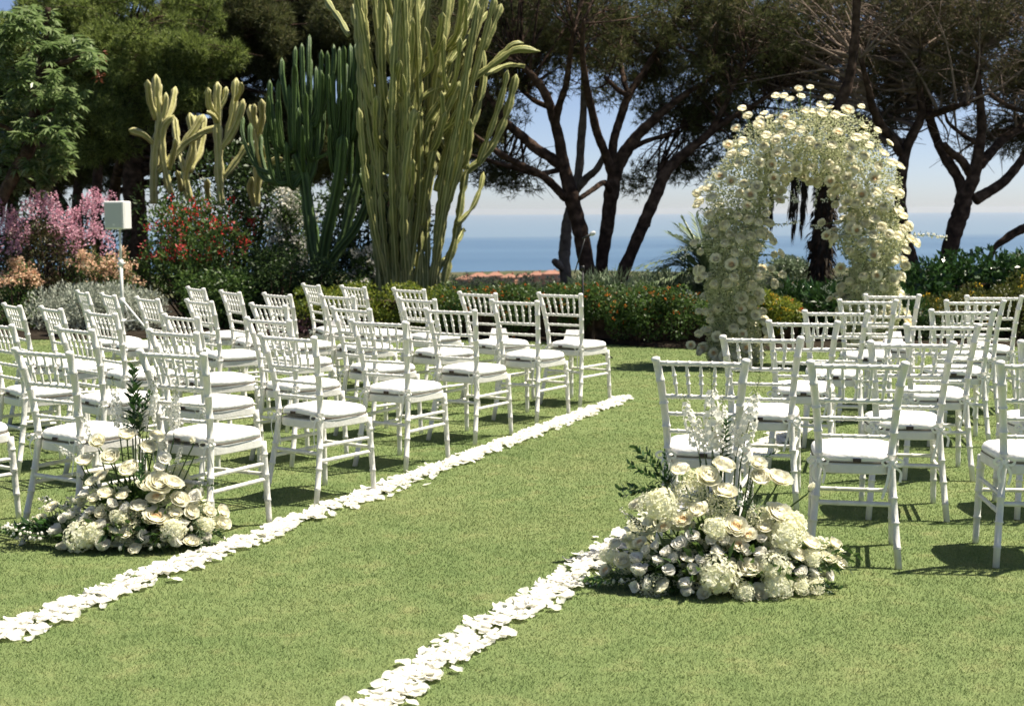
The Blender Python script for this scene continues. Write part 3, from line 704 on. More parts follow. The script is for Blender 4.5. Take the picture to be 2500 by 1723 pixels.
def hydrangea_mesh(seed):
    r_ = random.Random(seed); mb = MB(); ph = [r_.uniform(0, 6) for _ in range(4)]
    def lump(v): return 1 + .10 * math.sin(3.1 * v.x + ph[0]) + .10 * math.sin(3.7 * v.y + ph[1]) + .10 * math.sin(3.3 * v.z + ph[2])
    sq = Vector((r_.uniform(.9, 1.1), r_.uniform(.85, 1.0), r_.uniform(.72, .9)))
    for i in range(190):
        z = 1 - 1.7 * (i + .5) / 190; a = i * 2.39996; q = math.sqrt(max(0, 1 - z * z))
        nrm = Vector((q * math.cos(a), q * math.sin(a), z)); c_ = nrm * lump(nrm) * r_.uniform(.80, 1.06); c_ = Vector((c_.x * sq.x, c_.y * sq.y, c_.z * sq.z))
        nrm = (nrm + Vector((r_.gauss(0, .35), r_.gauss(0, .35), r_.gauss(0, .35)))).normalized()
        u = nrm.orthogonal().normalized(); w = nrm.cross(u); rr = r_.uniform(0, 1.5); s_ = r_.uniform(.12, .18)
        for k in range(4):
            b_ = rr + k * math.pi / 2; d = u * math.cos(b_) + w * math.sin(b_); e_ = nrm.cross(d)
            mb.add([c_, c_ + d * s_ * .6 + e_ * s_ * .55 + nrm * .03, c_ + d * s_ * 1.1 + nrm * r_.uniform(-.06, .06), c_ + d * s_ * .6 - e_ * s_ * .55 + nrm * .03], [(0, 1, 2, 3)])
    mb.tube([(0, 0, -.7), (0, 0, -.45), (0, 0, 0), (0, 0, .4), (0, 0, .6)], [.3, .55, .68, .52, .25], 10, 0); mb.tube([(0, 0, -1.3), (0, 0, -.6)], [.05, .07], 6, 1)
    me = mb.mesh('hydrangea'); me.materials.append(M['hydrangea']); me.materials.append(M['stem']); return me
def spike_mesh(seed, H_, full=1.0, greens=False):
    """tall larkspur spike: stem, open florets below, buds to the tip"""
    r_ = random.Random(seed); mb = MB(); bx, by = r_.uniform(-.05, .05), r_.uniform(-.04, .04)
    def cen(t): return Vector((bx * t * t, by * t * t, H_ * t))
    mb.tube([cen(t) for t in np.linspace(0, 1, 8)], [.0035 - .0025 * t for t in np.linspace(0, 1, 8)], 5, 1)
    nf = int(46 * full * H_ / .45)
    for i in range(nf):
        t = .22 + .78 * i / nf; a = i * 2.4 + r_.uniform(-.4, .4); big = 1 - max(0, (t - .55) / .45)
        d = Vector((math.cos(a), math.sin(a), .35 + .5 * (1 - big))).normalized(); c_ = cen(t) + d * (.012 + .022 * big)
        mb.tube([cen(t), c_], .0011, 3, 1, caps=False)
        if t < .78:
            u = d.orthogonal().normalized(); w = d.cross(u); s_ = (.010 + .010 * big) * r_.uniform(.8, 1.15)
            for k in range(5):
                b_ = k * 1.2566 + r_.uniform(-.2, .2); e_ = u * math.cos(b_) + w * math.sin(b_); f_ = d.cross(e_)
                mb.add([c_, c_ + e_ * s_ * .65 + f_ * s_ * .5 + d * s_ * .25, c_ + e_ * s_ * 1.2 + d * s_ * r_.uniform(.1, .5), c_ + e_ * s_ * .65 - f_ * s_ * .5 + d * s_ * .25], [(0, 1, 2, 3)], 0)
        else:
            s_ = .0045 * (1.2 - .6 * (t - .7) / .3); mb.tube([c_ - d * s_, c_, c_ + d * s_ * 1.2], [s_ * .4, s_, s_ * .3], 5, 2)
    me = mb.mesh('larkspur_spike'); me.materials.append(M['white_petal']); me.materials.append(M['stem']); me.materials.append(M['bud']); return me
def sprig_mesh(seed, H_, n, L, Wd, mat, droop=.3, name='leaf_sprig', berries=0):
    r_ = random.Random(seed); mb = MB(); bx, by = r_.uniform(-.12, .12), r_.uniform(-.12, .12)
    def cen(t): return Vector((bx * t * t * H_ * 3, by * t * t * H_ * 3, H_ * t))
    mb.tube([cen(t) for t in np.linspace(0, 1, 6)], [.003 - .002 * t for t in np.linspace(0, 1, 6)], 5, 1)
    for i in range(n):
        t = .12 + .88 * i / n; a = i * 2.2 + r_.uniform(-.5, .5); d = Vector((math.cos(a), math.sin(a), .55 + .5 * t + r_.uniform(-droop, droop))).normalized()
        l = L * r_.uniform(.7, 1.15) * (1.1 - .4 * t); p_ = cen(t); s_ = d.cross(Vector((r_.uniform(-.5, .5), r_.uniform(-.5, .5), 1))).normalized(); nn = s_.cross(d)
        w = Wd * r_.uniform(.8, 1.15)
        q = [p_, p_ + d * l * .3 + s_ * w * .42 + nn * l * .04, p_ + d * l * .65 + s_ * w * .4 + nn * l * .03, p_ + d * l - nn * l * .06, p_ + d * l * .65 - s_ * w * .4 + nn * l * .03, p_ + d * l * .3 - s_ * w * .42 + nn * l * .04, p_ + d * l * .48 - nn * l * .02]
        mb.add(q, [(0, 1, 6), (1, 2, 6), (2, 3, 6), (3, 4, 6), (4, 5, 6), (5, 0, 6)], 0)
    for i in range(berries):
        t = r_.uniform(.2, 1); a = r_.uniform(0, 6.28); d = Vector((math.cos(a), math.sin(a), r_.uniform(-.2, .7))).normalized(); c_ = cen(t) + d * r_.uniform(.012, .03); s_ = r_.uniform(.006, .011)
        mb.tube([c_ - d * s_, c_ - d * s_ * .2, c_ + d * s_], [s_ * .5, s_, s_ * .6], 6, 2); mb.tube([cen(t), c_], .0012, 3, 1, caps=False)
    me = mb.mesh(name); me.materials.append(mat); me.materials.append(M['stem']); me.materials.append(M['white_petal']); return me
def breath_verts(rng, cen, rad, n, s0, s1):
    """tiny white florets: two crossed leaf quads each"""
    d = norm(rng.normal(size=(n, 3))); r_ = rng.uniform(.35, 1, (n, 1)) ** .6
    P = np.array(cen) + d * r_ * np.array(rad)
    s_ = rng.uniform(s0, s1, n); out_ = []
    for _ in range(2):
        A = norm(rng.normal(size=(n, 3))); out_.append(leaf_verts(P - A * s_[:, None] * .5, A, rng.normal(size=(n, 3)), s_, s_ * .9, .15).reshape(-1, 3))
    return np.concatenate(out_)
ROSE = [rose_mesh(s_, [M['rose'], M['stem']], .72 + .12 * s_) for s_ in range(3)] + [rose_mesh(8 + s_, [M['rose'], M['stem']], 1, ball=True) for s_ in range(3)]
ROSETTE = [rosette_mesh(20 + s_, [M['rose'], M['rose'], M['stem']]) for s_ in range(3)]
PEACH = [rosette_mesh(30 + s_, [M['rose'], M['rose_peach'], M['stem']]) for s_ in range(3)]
LISI = [open_mesh(40 + s_) for s_ in range(3)]
BUD = [bud_mesh(50, M['rose']), bud_mesh(51, M['white_petal'])]
HYD = [hydrangea_mesh(60 + s_) for s_ in range(3)]
SPIKE = [spike_mesh(70 + s_, .5) for s_ in range(4)]
RUSC = [sprig_mesh(80 + s_, .42, 30, .085, .03, M['leaf_gloss']) for s_ in range(3)]
EUC = [sprig_mesh(85 + s_, .32, 22, .075, .014, M['leaf_olean']) for s_ in range(2)] + [sprig_mesh(87, .30, 18, .06, .02, M['leaf_mid'])]
TRAIL = [sprig_mesh(90 + s_, .40, 20, .055, .016, M['leaf_mid'], .5, 'blossom_spray', 34) for s_ in range(3)]

def quat_dir(d, roll=0.0):
    return Vector(d).to_track_quat('Z', 'Y') @ Quaternion((0, 0, 1), roll)
def arrangement(name, label, base, off, zc, zs, items, spikes, sprigs, clouds, seed, extent):
    """items: (zx, zy, zr, kind) survey of the blooms; depth follows a mound lying on the lawn"""
    rr = random.Random(seed); rg = np.random.default_rng(seed)
    t = empty(name, base, 0); tag(t, label, 'flowers')
    cxv, cyv = zc
    def pos(zx, zy, push=0.0):
        lx = (zx - cxv) / zs; lz = max(0, (cyv - zy) / zs); f = max(0, 1 - lz / .62)
        side = math.sqrt(max(.06, 1 - min(1, abs(lx) / (extent * (.55 + .45 * f))) ** 2))
        ly = -(.30 * f ** .8) * side + push
        q = at((off[0] + zx / off[2]) / K, (off[1] + zy / off[2]) / K, base.y + ly) - base
        q.z = max(.03, q.z); return q
    stemmb = MB(); items = list(items); fill = 0
    for _ in range(4000):
        if fill >= 20: break
        a = rr.uniform(0, 6.28); q = math.sqrt(rr.random()); zx = cxv + math.cos(a) * q * extent * .92 * zs; zy = cyv - 190 + math.sin(a) * q * 235; zr = rr.uniform(46, 66)
        if zy > cyv + 40 or any(math.hypot(zx - i_[0], zy - i_[1]) < (zr + i_[2]) * .78 for i_ in items): continue
        fill += 1; items.append((zx, zy, zr, rr.choice('rrrrrrwyyphh')))
    for (zx, zy, zr, kd) in items:
        p_ = pos(zx, zy); r_ = zr / zs
        d = Vector((p_.x * 1.3 + rr.uniform(-.4, .4), -.55 + rr.uniform(-.25, .3), .85 + p_.z * .3 + rr.uniform(-.35, .4)))
        d.normalize()
        if kd == 'r': me, s_, nm = rr.choice(ROSE * 4 + ROSETTE), r_ * 1.25, 'rose'
        elif kd == 'p': me, s_, nm = rr.choice(PEACH), r_ * 1.12, 'peach_rose'
        elif kd == 'y': me, s_, nm = rr.choice(ROSETTE), r_ * 1.15, 'peony'
        elif kd == 'w': me, s_, nm = rr.choice(LISI), r_ * 1.3, 'lisianthus'
        elif kd == 'b': me, s_, nm = BUD[0], r_ * .9, 'rose_bud'
        elif kd == 'c': me, s_, nm = BUD[1], r_ * .85, 'bud'
        else: me, s_, nm = rr.choice(HYD), r_ * 1.08, 'hydrangea'
        if nm in ('lisianthus', 'rose_bud', 'bud'): d = (d + Vector((rr.uniform(-.6, .6), rr.uniform(-.2, .4), rr.uniform(-.5, .4)))).normalized()
        if nm == 'hydrangea': c_ = p_ - Vector((0, 0, 0))
        else: c_ = p_ - d * (s_ * .45)
        place(nm, me, t, c_, quat_dir(d, rr.uniform(0, 6.28)), s_)
        b_ = Vector((p_.x * .35 + rr.uniform(-.06, .06), .06 + rr.uniform(-.05, .08), .03)); mid = (c_ - d * s_ * .5)
        stemmb.tube(smooth_path([tuple(b_), tuple(b_.lerp(mid, .6) + Vector((0, .04, .02))), tuple(mid)], 4), .0038, 5)
    for (bx_, by_, tx, ty, kd) in spikes:
        b_ = pos(bx_, by_, .12); e_ = pos(tx, ty, .1); e_.y = b_.y + rr.uniform(-.05, .05); d = e_ - b_
        b0 = Vector((b_.x * .4, .06, .03)); stemmb.tube(smooth_path([tuple(b0), tuple(b0.lerp(b_, .6)), tuple(b_)], 4), .0035, 5)
        place('larkspur_spike' if kd == 's' else 'leaf_sprig', rr.choice(SPIKE) if kd == 's' else rr.choice(RUSC), t, b_ - d * .1, quat_dir(d, rr.uniform(0, 6)), d.length / (.45 if kd == 's' else .40))
    for (bx_, by_, tx, ty, kd) in sprigs:
        b_ = pos(bx_, by_, .05); e_ = pos(tx, ty, -.02); d = e_ - b_; d.y += rr.uniform(-.12, .1)
        st_ = {'g': RUSC, 'e': EUC, 't': TRAIL}[kd]; hh_ = {'g': .42, 'e': .32, 't': .40}[kd]
        place({'g': 'leaf_sprig', 'e': 'narrow_leaf_sprig', 't': 'blossom_spray'}[kd], rr.choice(st_), t, b_, quat_dir(d, rr.uniform(0, 6)), d.length / hh_)
    stemmb.build('flower_stem', M['stem'], t)
    # greenery filling the mound
    V = []
    for (zx, zy, rad, n_) in ((cxv, cyv - 110, .31 * extent / .5, 560), (cxv - 260 * extent / .5, cyv - 50, .18, 220), (cxv + 260 * extent / .5, cyv - 50, .18, 220), (cxv, cyv - 320, .17, 200)):
        c_ = pos(zx, zy, .155); d = norm(rg.normal(size=(n_, 3))); d[:, 2] = np.abs(d[:, 2]) * .8
        P = np.array(c_) + d * rg.uniform(.3, 1, (n_, 1)) * np.array([rad, rad * .62, rad * .5]); P[:, 2] = np.maximum(P[:, 2], .012)
        A = d + rg.normal(size=(n_, 3)) * .6; V.append(leaf_verts(P, A, rg.normal(size=(n_, 3)) + [0, 0, 1.], rg.uniform(.045, .1, n_), rg.uniform(.014, .03, n_)).reshape(-1, 3))
    tag(link('foliage', mesh_np('foliage', np.concatenate(V), 4), M['leaf_mid'], t), kind='stuff')
    V = []
    for (zx, zy, zr, n_) in clouds:
        c_ = pos(zx, zy, .03); V.append(breath_verts(rg, c_, (zr / zs, zr / zs * .7, zr / zs), int(n_ * 1.3), .006, .0115))
    tag(link('baby_breath', mesh_np('baby_breath', np.concatenate(V), 4), M['breath'], t), kind='stuff')
    V = []
    for _ in range(1050):                                               # white florets tucked between the big blooms
        a = rr.uniform(0, 6.28); q = math.sqrt(rr.random()); zx = cxv + math.cos(a) * q * extent * .86 * zs; zy = cyv - 200 + math.sin(a) * q * 230
        if math.sin(zx * .021 + seed) + math.sin(zy * .027 + zx * .008) < -.15 or zy > cyv + 20: continue
        c_ = pos(zx, zy, .045)
        for k in range(4):
            A = Vector((math.cos(k * 1.57 + a), math.sin(k * 1.57 + a) * .7 - .2, .35 + rr.uniform(-.3, .3))); V.append(leaf_verts(np.array([c_]), np.array([A]), np.array([[.2, -.3, 1.0]]), [rr.uniform(.016, .026)], [rr.uniform(.015, .022)], .15).reshape(-1, 3))
    tag(link('small_white_florets', mesh_np('small_white_florets', np.concatenate(V), 4), M['hydrangea'], t), kind='stuff')
    # back of the mound
    for k in range(16):
        a = rr.uniform(.1, 3.04); q = rr.uniform(.5, 1); p_ = Vector((math.cos(a) * extent * .8 * q, .10 + math.sin(a) * .22 * q, .08 + .3 * (1 - q) + rr.uniform(0, .12))); d = (p_ - Vector((0, .05, 0))).normalized()
        me = rr.choice(ROSE + LISI + HYD); s_ = .075 if me in HYD else rr.uniform(.035, .048)
        place('hydrangea' if me in HYD else 'lisianthus' if me in LISI else 'rose', me, t, p_ - d * s_ * .4, quat_dir(d, rr.uniform(0, 6)), s_)
    return t

RB = ground(1640, 1312); LB = ground(301, 1222)
itR = [(1080, 645, 82, 'r'), (975, 725, 74, 'r'), (1085, 815, 72, 'r'), (800, 675, 66, 'r'), (1310, 720, 76, 'r'), (1425, 735, 92, 'y'), (1290, 640, 62, 'y'), (1620, 800, 56, 'b'), (915, 940, 68, 'r'), (1425, 955, 88, 'r'), (1535, 1200, 68, 'r'), (1240, 1310, 82, 'r'),
 (815, 995, 68, 'p'), (695, 1045, 56, 'p'), (545, 1140, 52, 'p'), (1150, 1040, 86, 'p'), (1225, 1090, 64, 'p'), (1165, 1155, 66, 'p'),
 (880, 1105, 56, 'w'), (800, 1155, 60, 'w'), (1030, 1200, 55, 'w'), (940, 1255, 52, 'w'), (875, 1310, 50, 'w'), (540, 1310, 66, 'w'), (660, 1260, 48, 'w'), (725, 1320, 50, 'w'), (520, 1240, 52, 'w'), (1210, 1190, 52, 'w'), (1310, 1210, 56, 'w'), (520, 1420, 42, 'w'), (830, 1400, 52, 'w'), (840, 1470, 46, 'w'), (710, 1200, 46, 'w'), (1640, 1330, 46, 'w'), (1560, 1330, 50, 'w'), (1740, 1350, 42, 'w'), (880, 1515, 30, 'c'),
 (665, 905, 112, 'h'), (1040, 1360, 122, 'h'), (1400, 1310, 105, 'h'), (1410, 1410, 92, 'h'), (1465, 1080, 115, 'h'), (1020, 1050, 76, 'h'), (530, 900, 60, 'y'), (1530, 1010, 60, 'h'), (600, 1010, 48, 'w'), (470, 1060, 42, 'c'), (380, 1390, 34, 'c'), (435, 1385, 34, 'c'), (330, 1420, 30, 'c'), (585, 1190, 40, 'w'), (760, 1240, 42, 'w'), (1120, 1260, 48, 'r'), (1480, 1290, 46, 'w'), (640, 1160, 40, 'w'), (1310, 1120, 38, 'w'), (990, 1130, 44, 'w')]
spR = [(1000, 640, 985, 45, 's'), (1180, 640, 1265, 85, 's'), (1150, 600, 1240, 240, 's'), (920, 600, 800, 170, 's'), (1050, 620, 1045, 170, 's'), (960, 620, 870, 300, 's'), (1080, 640, 1120, 330, 's'), (1010, 600, 950, 280, 's'), (1240, 660, 1400, 560, 'g'), (1060, 640, 1080, 330, 'g')]
sgR = [(770, 820, 430, 740, 'g'), (770, 810, 470, 640, 'g'), (770, 800, 590, 570, 'g'), (740, 830, 430, 800, 'g'), (760, 800, 660, 590, 'g'), (1480, 1270, 1900, 1350, 'e'), (1500, 1240, 1890, 1290, 'e'), (1480, 1300, 1830, 1240, 'e'), (1560, 1380, 1800, 1450, 'g'), (1500, 1400, 1700, 1500, 'g'),
 (500, 1330, 60, 1390, 'e'), (480, 1360, 200, 1400, 'g'), (480, 1300, 260, 1300, 't'), (460, 1340, 90, 1370, 't'), (600, 1080, 420, 1010, 't'), (620, 1060, 470, 980, 't'), (1200, 920, 1330, 800, 'e'), (900, 1430, 700, 1500, 'g'), (1180, 1440, 1120, 1510, 'g'), (1000, 900, 860, 760, 'e'), (1350, 1420, 1480, 1500, 'e'), (1210, 960, 1160, 760, 'g'), (1220, 960, 1250, 760, 'g'), (770, 810, 520, 600, 'g'), (1100, 960, 1000, 740, 'g'), (1540, 1270, 1780, 1260, 'g'), (1550, 1400, 1760, 1500, 'g'), (900, 1180, 860, 1050, 'g'), (620, 1100, 500, 1000, 'g'), (560, 1400, 330, 1450, 't'), (1490, 1290, 1860, 1310, 'e')]
clR = [(860, 830, 120, 520), (1050, 920, 110, 480), (640, 1430, 100, 420), (1330, 1050, 80, 300), (1290, 980, 80, 260), (1570, 1400, 70, 260), (900, 740, 70, 220), (680, 930, 80, 240), (1380, 1130, 60, 200), (750, 1000, 60, 200)]
arrangement('flower_arrangement', 'large cream rose and hydrangea arrangement on the grass, right of the aisle', RB, (1350, 880, 2.5737), (1081, 1441), 1494, itR, spR, sgR, clR, 3, .58)
itL = [(900, 610, 70, 'r'), (1055, 690, 66, 'r'), (785, 770, 76, 'r'), (910, 840, 80, 'r'), (600, 795, 68, 'r'), (745, 1030, 58, 'r'), (980, 1105, 66, 'r'), (1275, 1065, 62, 'r'), (1365, 655, 70, 'b'), (720, 905, 56, 'p'), (640, 935, 52, 'r'), (1110, 615, 60, 'r'), (690, 660, 62, 'r'), (1385, 1050, 66, 'w'),
 (1130, 950, 105, 'y'), (1230, 950, 85, 'y'), (1035, 970, 80, 'y'), (1105, 1050, 72, 'p'), (1105, 1190, 105, 'p'), (1060, 1210, 60, 'p'),
 (715, 1250, 60, 'w'), (720, 1390, 68, 'w'), (1010, 1335, 56, 'w'), (1240, 1360, 68, 'w'), (1065, 1420, 38, 'c'), (595, 1195, 48, 'w'), (490, 1180, 48, 'w'), (640, 1150, 42, 'w'), (1355, 1280, 38, 'c'), (1470, 1340, 42, 'w'), (1590, 1345, 36, 'c'), (790, 1100, 52, 'w'), (890, 1130, 48, 'w'), (440, 1210, 42, 'w'), (540, 1240, 40, 'w'), (850, 1420, 40, 'c'), (1130, 1400, 40, 'c'), (600, 1030, 42, 'w'), (520, 1080, 38, 'c'), (1170, 1340, 46, 'w'), (1300, 1240, 46, 'w'), (1420, 1010, 42, 'c'), (560, 900, 40, 'c'),
 (580, 1330, 110, 'h'), (660, 1300, 80, 'h'), (1230, 1280, 85, 'h'), (1160, 780, 56, 'w'), (1120, 850, 50, 'w')]
spL = [(1040, 620, 1110, 130, 's'), (1230, 640, 1275, 235, 's'), (850, 620, 810, 195, 's'), (700, 720, 590, 420, 's'), (560, 800, 430, 650, 's'), (1380, 760, 1420, 690, 's'), (960, 620, 930, 90, 'g'), (990, 640, 1000, 280, 'g'), (900, 640, 880, 380, 's'), (1010, 640, 1040, 300, 's'), (1150, 820, 1200, 560, 's'), (1240, 840, 1330, 640, 's'), (940, 640, 970, 330, 'g')]
sgL = [(480, 1200, 30, 1290, 't'), (450, 1280, 20, 1400, 't'), (500, 1190, 90, 1220, 't'), (520, 1150, 230, 1060, 't'), (420, 1320, 120, 1410, 't'), (500, 1330, 200, 1390, 't'), (480, 1230, 100, 1270, 'g'), (460, 1240, 180, 1180, 'e'), (430, 1260, 40, 1330, 'e'), (520, 1160, 330, 1050, 't'),
 (1330, 1150, 1560, 1330, 'e'), (1330, 1170, 1650, 1340, 'e'), (1330, 1140, 1500, 1220, 'g'), (1300, 1200, 1440, 1390, 'g'), (1350, 1000, 1530, 900, 'e'), (1360, 1010, 1540, 930, 'e'), (930, 1400, 960, 1490, 'g'), (820, 1380, 860, 1480, 'e'), (930, 1000, 870, 880, 'g'), (1000, 900, 1010, 760, 'g'), (850, 980, 780, 860, 'e'), (1100, 1300, 1110, 1450, 'e'), (960, 640, 915, 150, 'g'), (980, 640, 1010, 300, 'g'), (480, 1220, 60, 1200, 'g'), (470, 1270, 90, 1330, 'g'), (440, 1250, 150, 1270, 'g'), (1340, 1190, 1600, 1290, 'g'), (700, 1350, 640, 1460, 'g'), (1000, 1000, 1040, 800, 'g'), (480, 1330, 60, 1420, 't'), (400, 1300, 30, 1350, 't')]
clL = [(880, 1270, 120, 620), (740, 1160, 65, 240), (1230, 1170, 65, 240), (950, 1200, 70, 200), (640, 1240, 50, 120), (1040, 900, 40, 90)]
arrangement('flower_arrangement', 'cream rose and larkspur arrangement trailing greenery on the grass, left of the aisle', LB, (0, 850, 2.9014), (943, 1418), 1507, itL, spL, sgL, clL, 9, .50)

# ------------------------------------------------------------------ flower arch
rng = np.random.default_rng(21); rr = random.Random(21)
AB = Vector(((ground(1668, 826).x + at(1962, 700, 14.45).x) / 2, 14.45, 0))
arch = empty('flower_arch', AB, R(-6)); tag(arch, 'tall arch covered in cream roses and white blossom on the lawn', 'arch')
HWID = .665
def arch_c(t):
    """t 0..1 along the arch: left foot, over the top, right foot"""
    if t < .36: return Vector((-HWID - .03 * math.sin(t / .36 * 3), 0, .02 + 1.58 * t / .36)), Vector((0, 0, 1))
    if t > .64: return Vector((HWID + .03 * math.sin((1 - t) / .36 * 3), 0, .02 + 1.58 * (1 - t) / .36)), Vector((0, 0, -1))
    a = math.pi * (1 - (t - .36) / .28); return Vector((math.cos(a) * HWID, 0, 1.60 + math.sin(a) * .68)), Vector((math.sin(a), 0, -math.cos(a) * .9)).normalized()
def arch_r(t):
    q = abs(t - .5) * 2; return .355 - .085 * q ** 1.6 + .028 * math.sin(t * 37) + .02 * math.sin(t * 71 + 1)
mb = MB(); fp = [arch_c(t)[0] for t in np.linspace(0, 1, 44)]
for dy in (-.05, .05): mb.tube([p_ + Vector((0, dy, 0)) for p_ in fp], .010, 6)
mb.build('metal_frame', M['speaker'], arch)
mb = MB()
for t in np.linspace(.0, 1, 12):
    c_, d_ = arch_c(t); mb.tube([c_ + Vector((0, -.05, 0)), c_ + Vector((0, .05, 0))], .007, 5)
tag(mb.build('frame_rung', M['speaker'], arch), kind='stuff')
def arch_point(t, ang, q):
    c_, d_ = arch_c(t); o_ = Vector((0, 1, 0)).cross(d_).normalized()       # outward in the arch plane
    o_ = o_ if True else o_
    n_ = (o_ * math.cos(ang) + Vector((0, -1, 0)) * math.sin(ang)).normalized()
    return c_ + n_ * arch_r(t) * q, n_
# tiny florets and greenery
NB = 62000; V = []; G = []
ts = rng.uniform(0, 1, NB); an = rng.uniform(-math.pi, math.pi, NB); qq = .95 * rng.uniform(.08, 1.0, NB) ** .5
P = np.array([arch_point(t, a, q)[0] for t, a, q in zip(ts, an, qq)]); Nn = np.array([arch_point(t, a, 1)[1] for t, a in zip(ts, an)])
lump = np.sin(P[:, 0] * 9 + 2) + np.sin(P[:, 2] * 11) + np.sin(P[:, 1] * 13 + P[:, 2] * 5)
P = P + Nn * (.03 * lump)[:, None]; P[:, 2] = np.maximum(P[:, 2], .02)
sz = rng.uniform(.014, .025, NB)
for _ in range(2):
    A = norm(rng.normal(size=(NB, 3))); V.append(leaf_verts(P - A * sz[:, None] * .5, A, np.array([.2, -.2, .6]) + rng.normal(size=(NB, 3)) * .6, sz, sz * .9, .15).reshape(-1, 3))
tag(link('baby_breath', mesh_np('baby_breath', np.concatenate(V), 4), M['breath_arch'], arch), kind='stuff')
NG = 4200; ts = rng.uniform(0, 1, NG); an = rng.uniform(-math.pi, math.pi, NG); qq = rng.uniform(.3, 1.02, NG)
P = np.array([arch_point(t, a, q)[0] for t, a, q in zip(ts, an, qq)]); P[:, 2] = np.maximum(P[:, 2], .02)
G = leaf_verts(P, rng.normal(size=(NG, 3)), rng.normal(size=(NG, 3)), rng.uniform(.03, .065, NG), rng.uniform(.012, .024, NG)).reshape(-1, 3)
tag(link('greenery', mesh_np('greenery', G, 4), M['leaf_olean'], arch), kind='stuff')
AROSE = [rose_mesh(200 + s_, [M['rose_arch'], M['stem']], 1, 0, 'rose', 5, ball=True) for s_ in range(4)] + [rosette_mesh(210, [M['rose_arch'], M['rose_arch'], M['stem']])]
APEACH = [rosette_mesh(220, [M['rose_arch'], M['rose_peach'], M['stem']])]
spots = []
def try_rose(t, a, lift, rad):
    p_, n_ = arch_point(t, a, 1.0); p_ = p_ + n_ * lift
    if p_.z < .06: return False
    for q in spots:
        if (q[0] - p_).length < (rad + q[2]) * .70: return False
    spots.append((p_, n_, rad, lift)); return True
tries = 0
while len(spots) < 200 and tries < 20000:
    tries += 1; t = rr.random()
    if rr.random() < .35: t = .28 + .44 * rr.random()
    try_rose(t, rr.gauss(1.35, .75), rr.uniform(.0, .06), rr.uniform(.060, .080))
aq = Matrix.Rotation(R(6), 3, 'Z')
for zx, zy in ((450, 245), (480, 285), (420, 350), (625, 180), (668, 180), (700, 200), (745, 145), (757, 182), (805, 135), (900, 190), (905, 240), (1070, 235), (1085, 340), (1090, 380), (975, 285), (820, 260), (215, 690), (235, 665), (275, 655), (280, 715), (1215, 425), (1185, 470), (200, 945), (235, 990), (240, 1085), (255, 1115), (285, 1115), (1245, 775), (1220, 905), (1265, 900), (1300, 945), (1265, 1020), (1285, 1125), (1240, 1160), (1268, 1182), (618, 1005), (650, 1000), (600, 1080), (660, 1110), (620, 1165), (612, 935), (865, 840), (890, 905), (915, 950), (910, 1235), (945, 1220), (1035, 1210), (225, 1415), (250, 1400), (185, 1475), (230, 1510), (285, 1345), (260, 1300), (225, 1300), (270, 795), (350, 795), (600, 610), (775, 560), (565, 270), (540, 310), (590, 290), (640, 320), (410, 480)):
    q = aq @ (at((1600 + zx / 2.1286) / K, (150 + zy / 2.1286) / K, AB.y - rr.uniform(.02, .22)) - AB); tb = min(np.linspace(0, 1, 60), key=lambda t: (arch_c(t)[0] - q).length); n_ = q - arch_c(tb)[0]; l_ = n_.length
    spots.append((q, n_.normalized(), rr.uniform(.052, .062), max(.0, l_ - arch_r(tb)) if l_ > arch_r(tb) + .04 else .0))
while len(spots) < 299 and tries < 60000:
    tries += 1; try_rose(rr.random(), rr.gauss(-1.4, .8), rr.uniform(.0, .06), rr.uniform(.060, .080))
smb = MB()
for p_, n_, rad, lift in spots:
    d = (n_ * (.5 if lift > 0 else 1) + Vector((rr.uniform(-.4, .4), rr.uniform(-.4, .2) - (.6 if lift > 0 else 0), rr.uniform(-.1, .5) + (.55 if p_.z > 1.45 else .35)))).normalized()
    me = rr.choice(APEACH if rr.random() < .13 else AROSE)
    place('rose', me, arch, p_ - d * rad * .3, quat_dir(d, rr.uniform(0, 6)), rad)
    if lift > .06: smb.tube([p_ - n_ * (lift + .08), p_ - n_ * lift * .4 + Vector((0, 0, -.01)), p_ - d * rad * .8], .0035, 4)
tag(smb.build('rose_stem', M['stem'], arch), kind='stuff')
for (t, a, l_) in ((.40, .2, .34), (.44, -.2, .30), (.33, .1, .36), (.62, .3, .3), (.7, 0, .34), (.8, .1, .3), (.86, .4, .3), (.3, math.pi - .3, .4), (.27, math.pi - .2, .36), (.71, math.pi - .3, .42), (.15, math.pi - .2, .32), (.1, .1, .3), (.55, 0, .3), (.48, .1, .28)):
    p_, n_ = arch_point(t, a, .8); d = (n_ + Vector((0, -.15, rr.uniform(-.4, .4)))).normalized()
    place('blossom_spray', rr.choice(TRAIL), arch, p_, quat_dir(d, rr.uniform(0, 6)), l_ / .40)

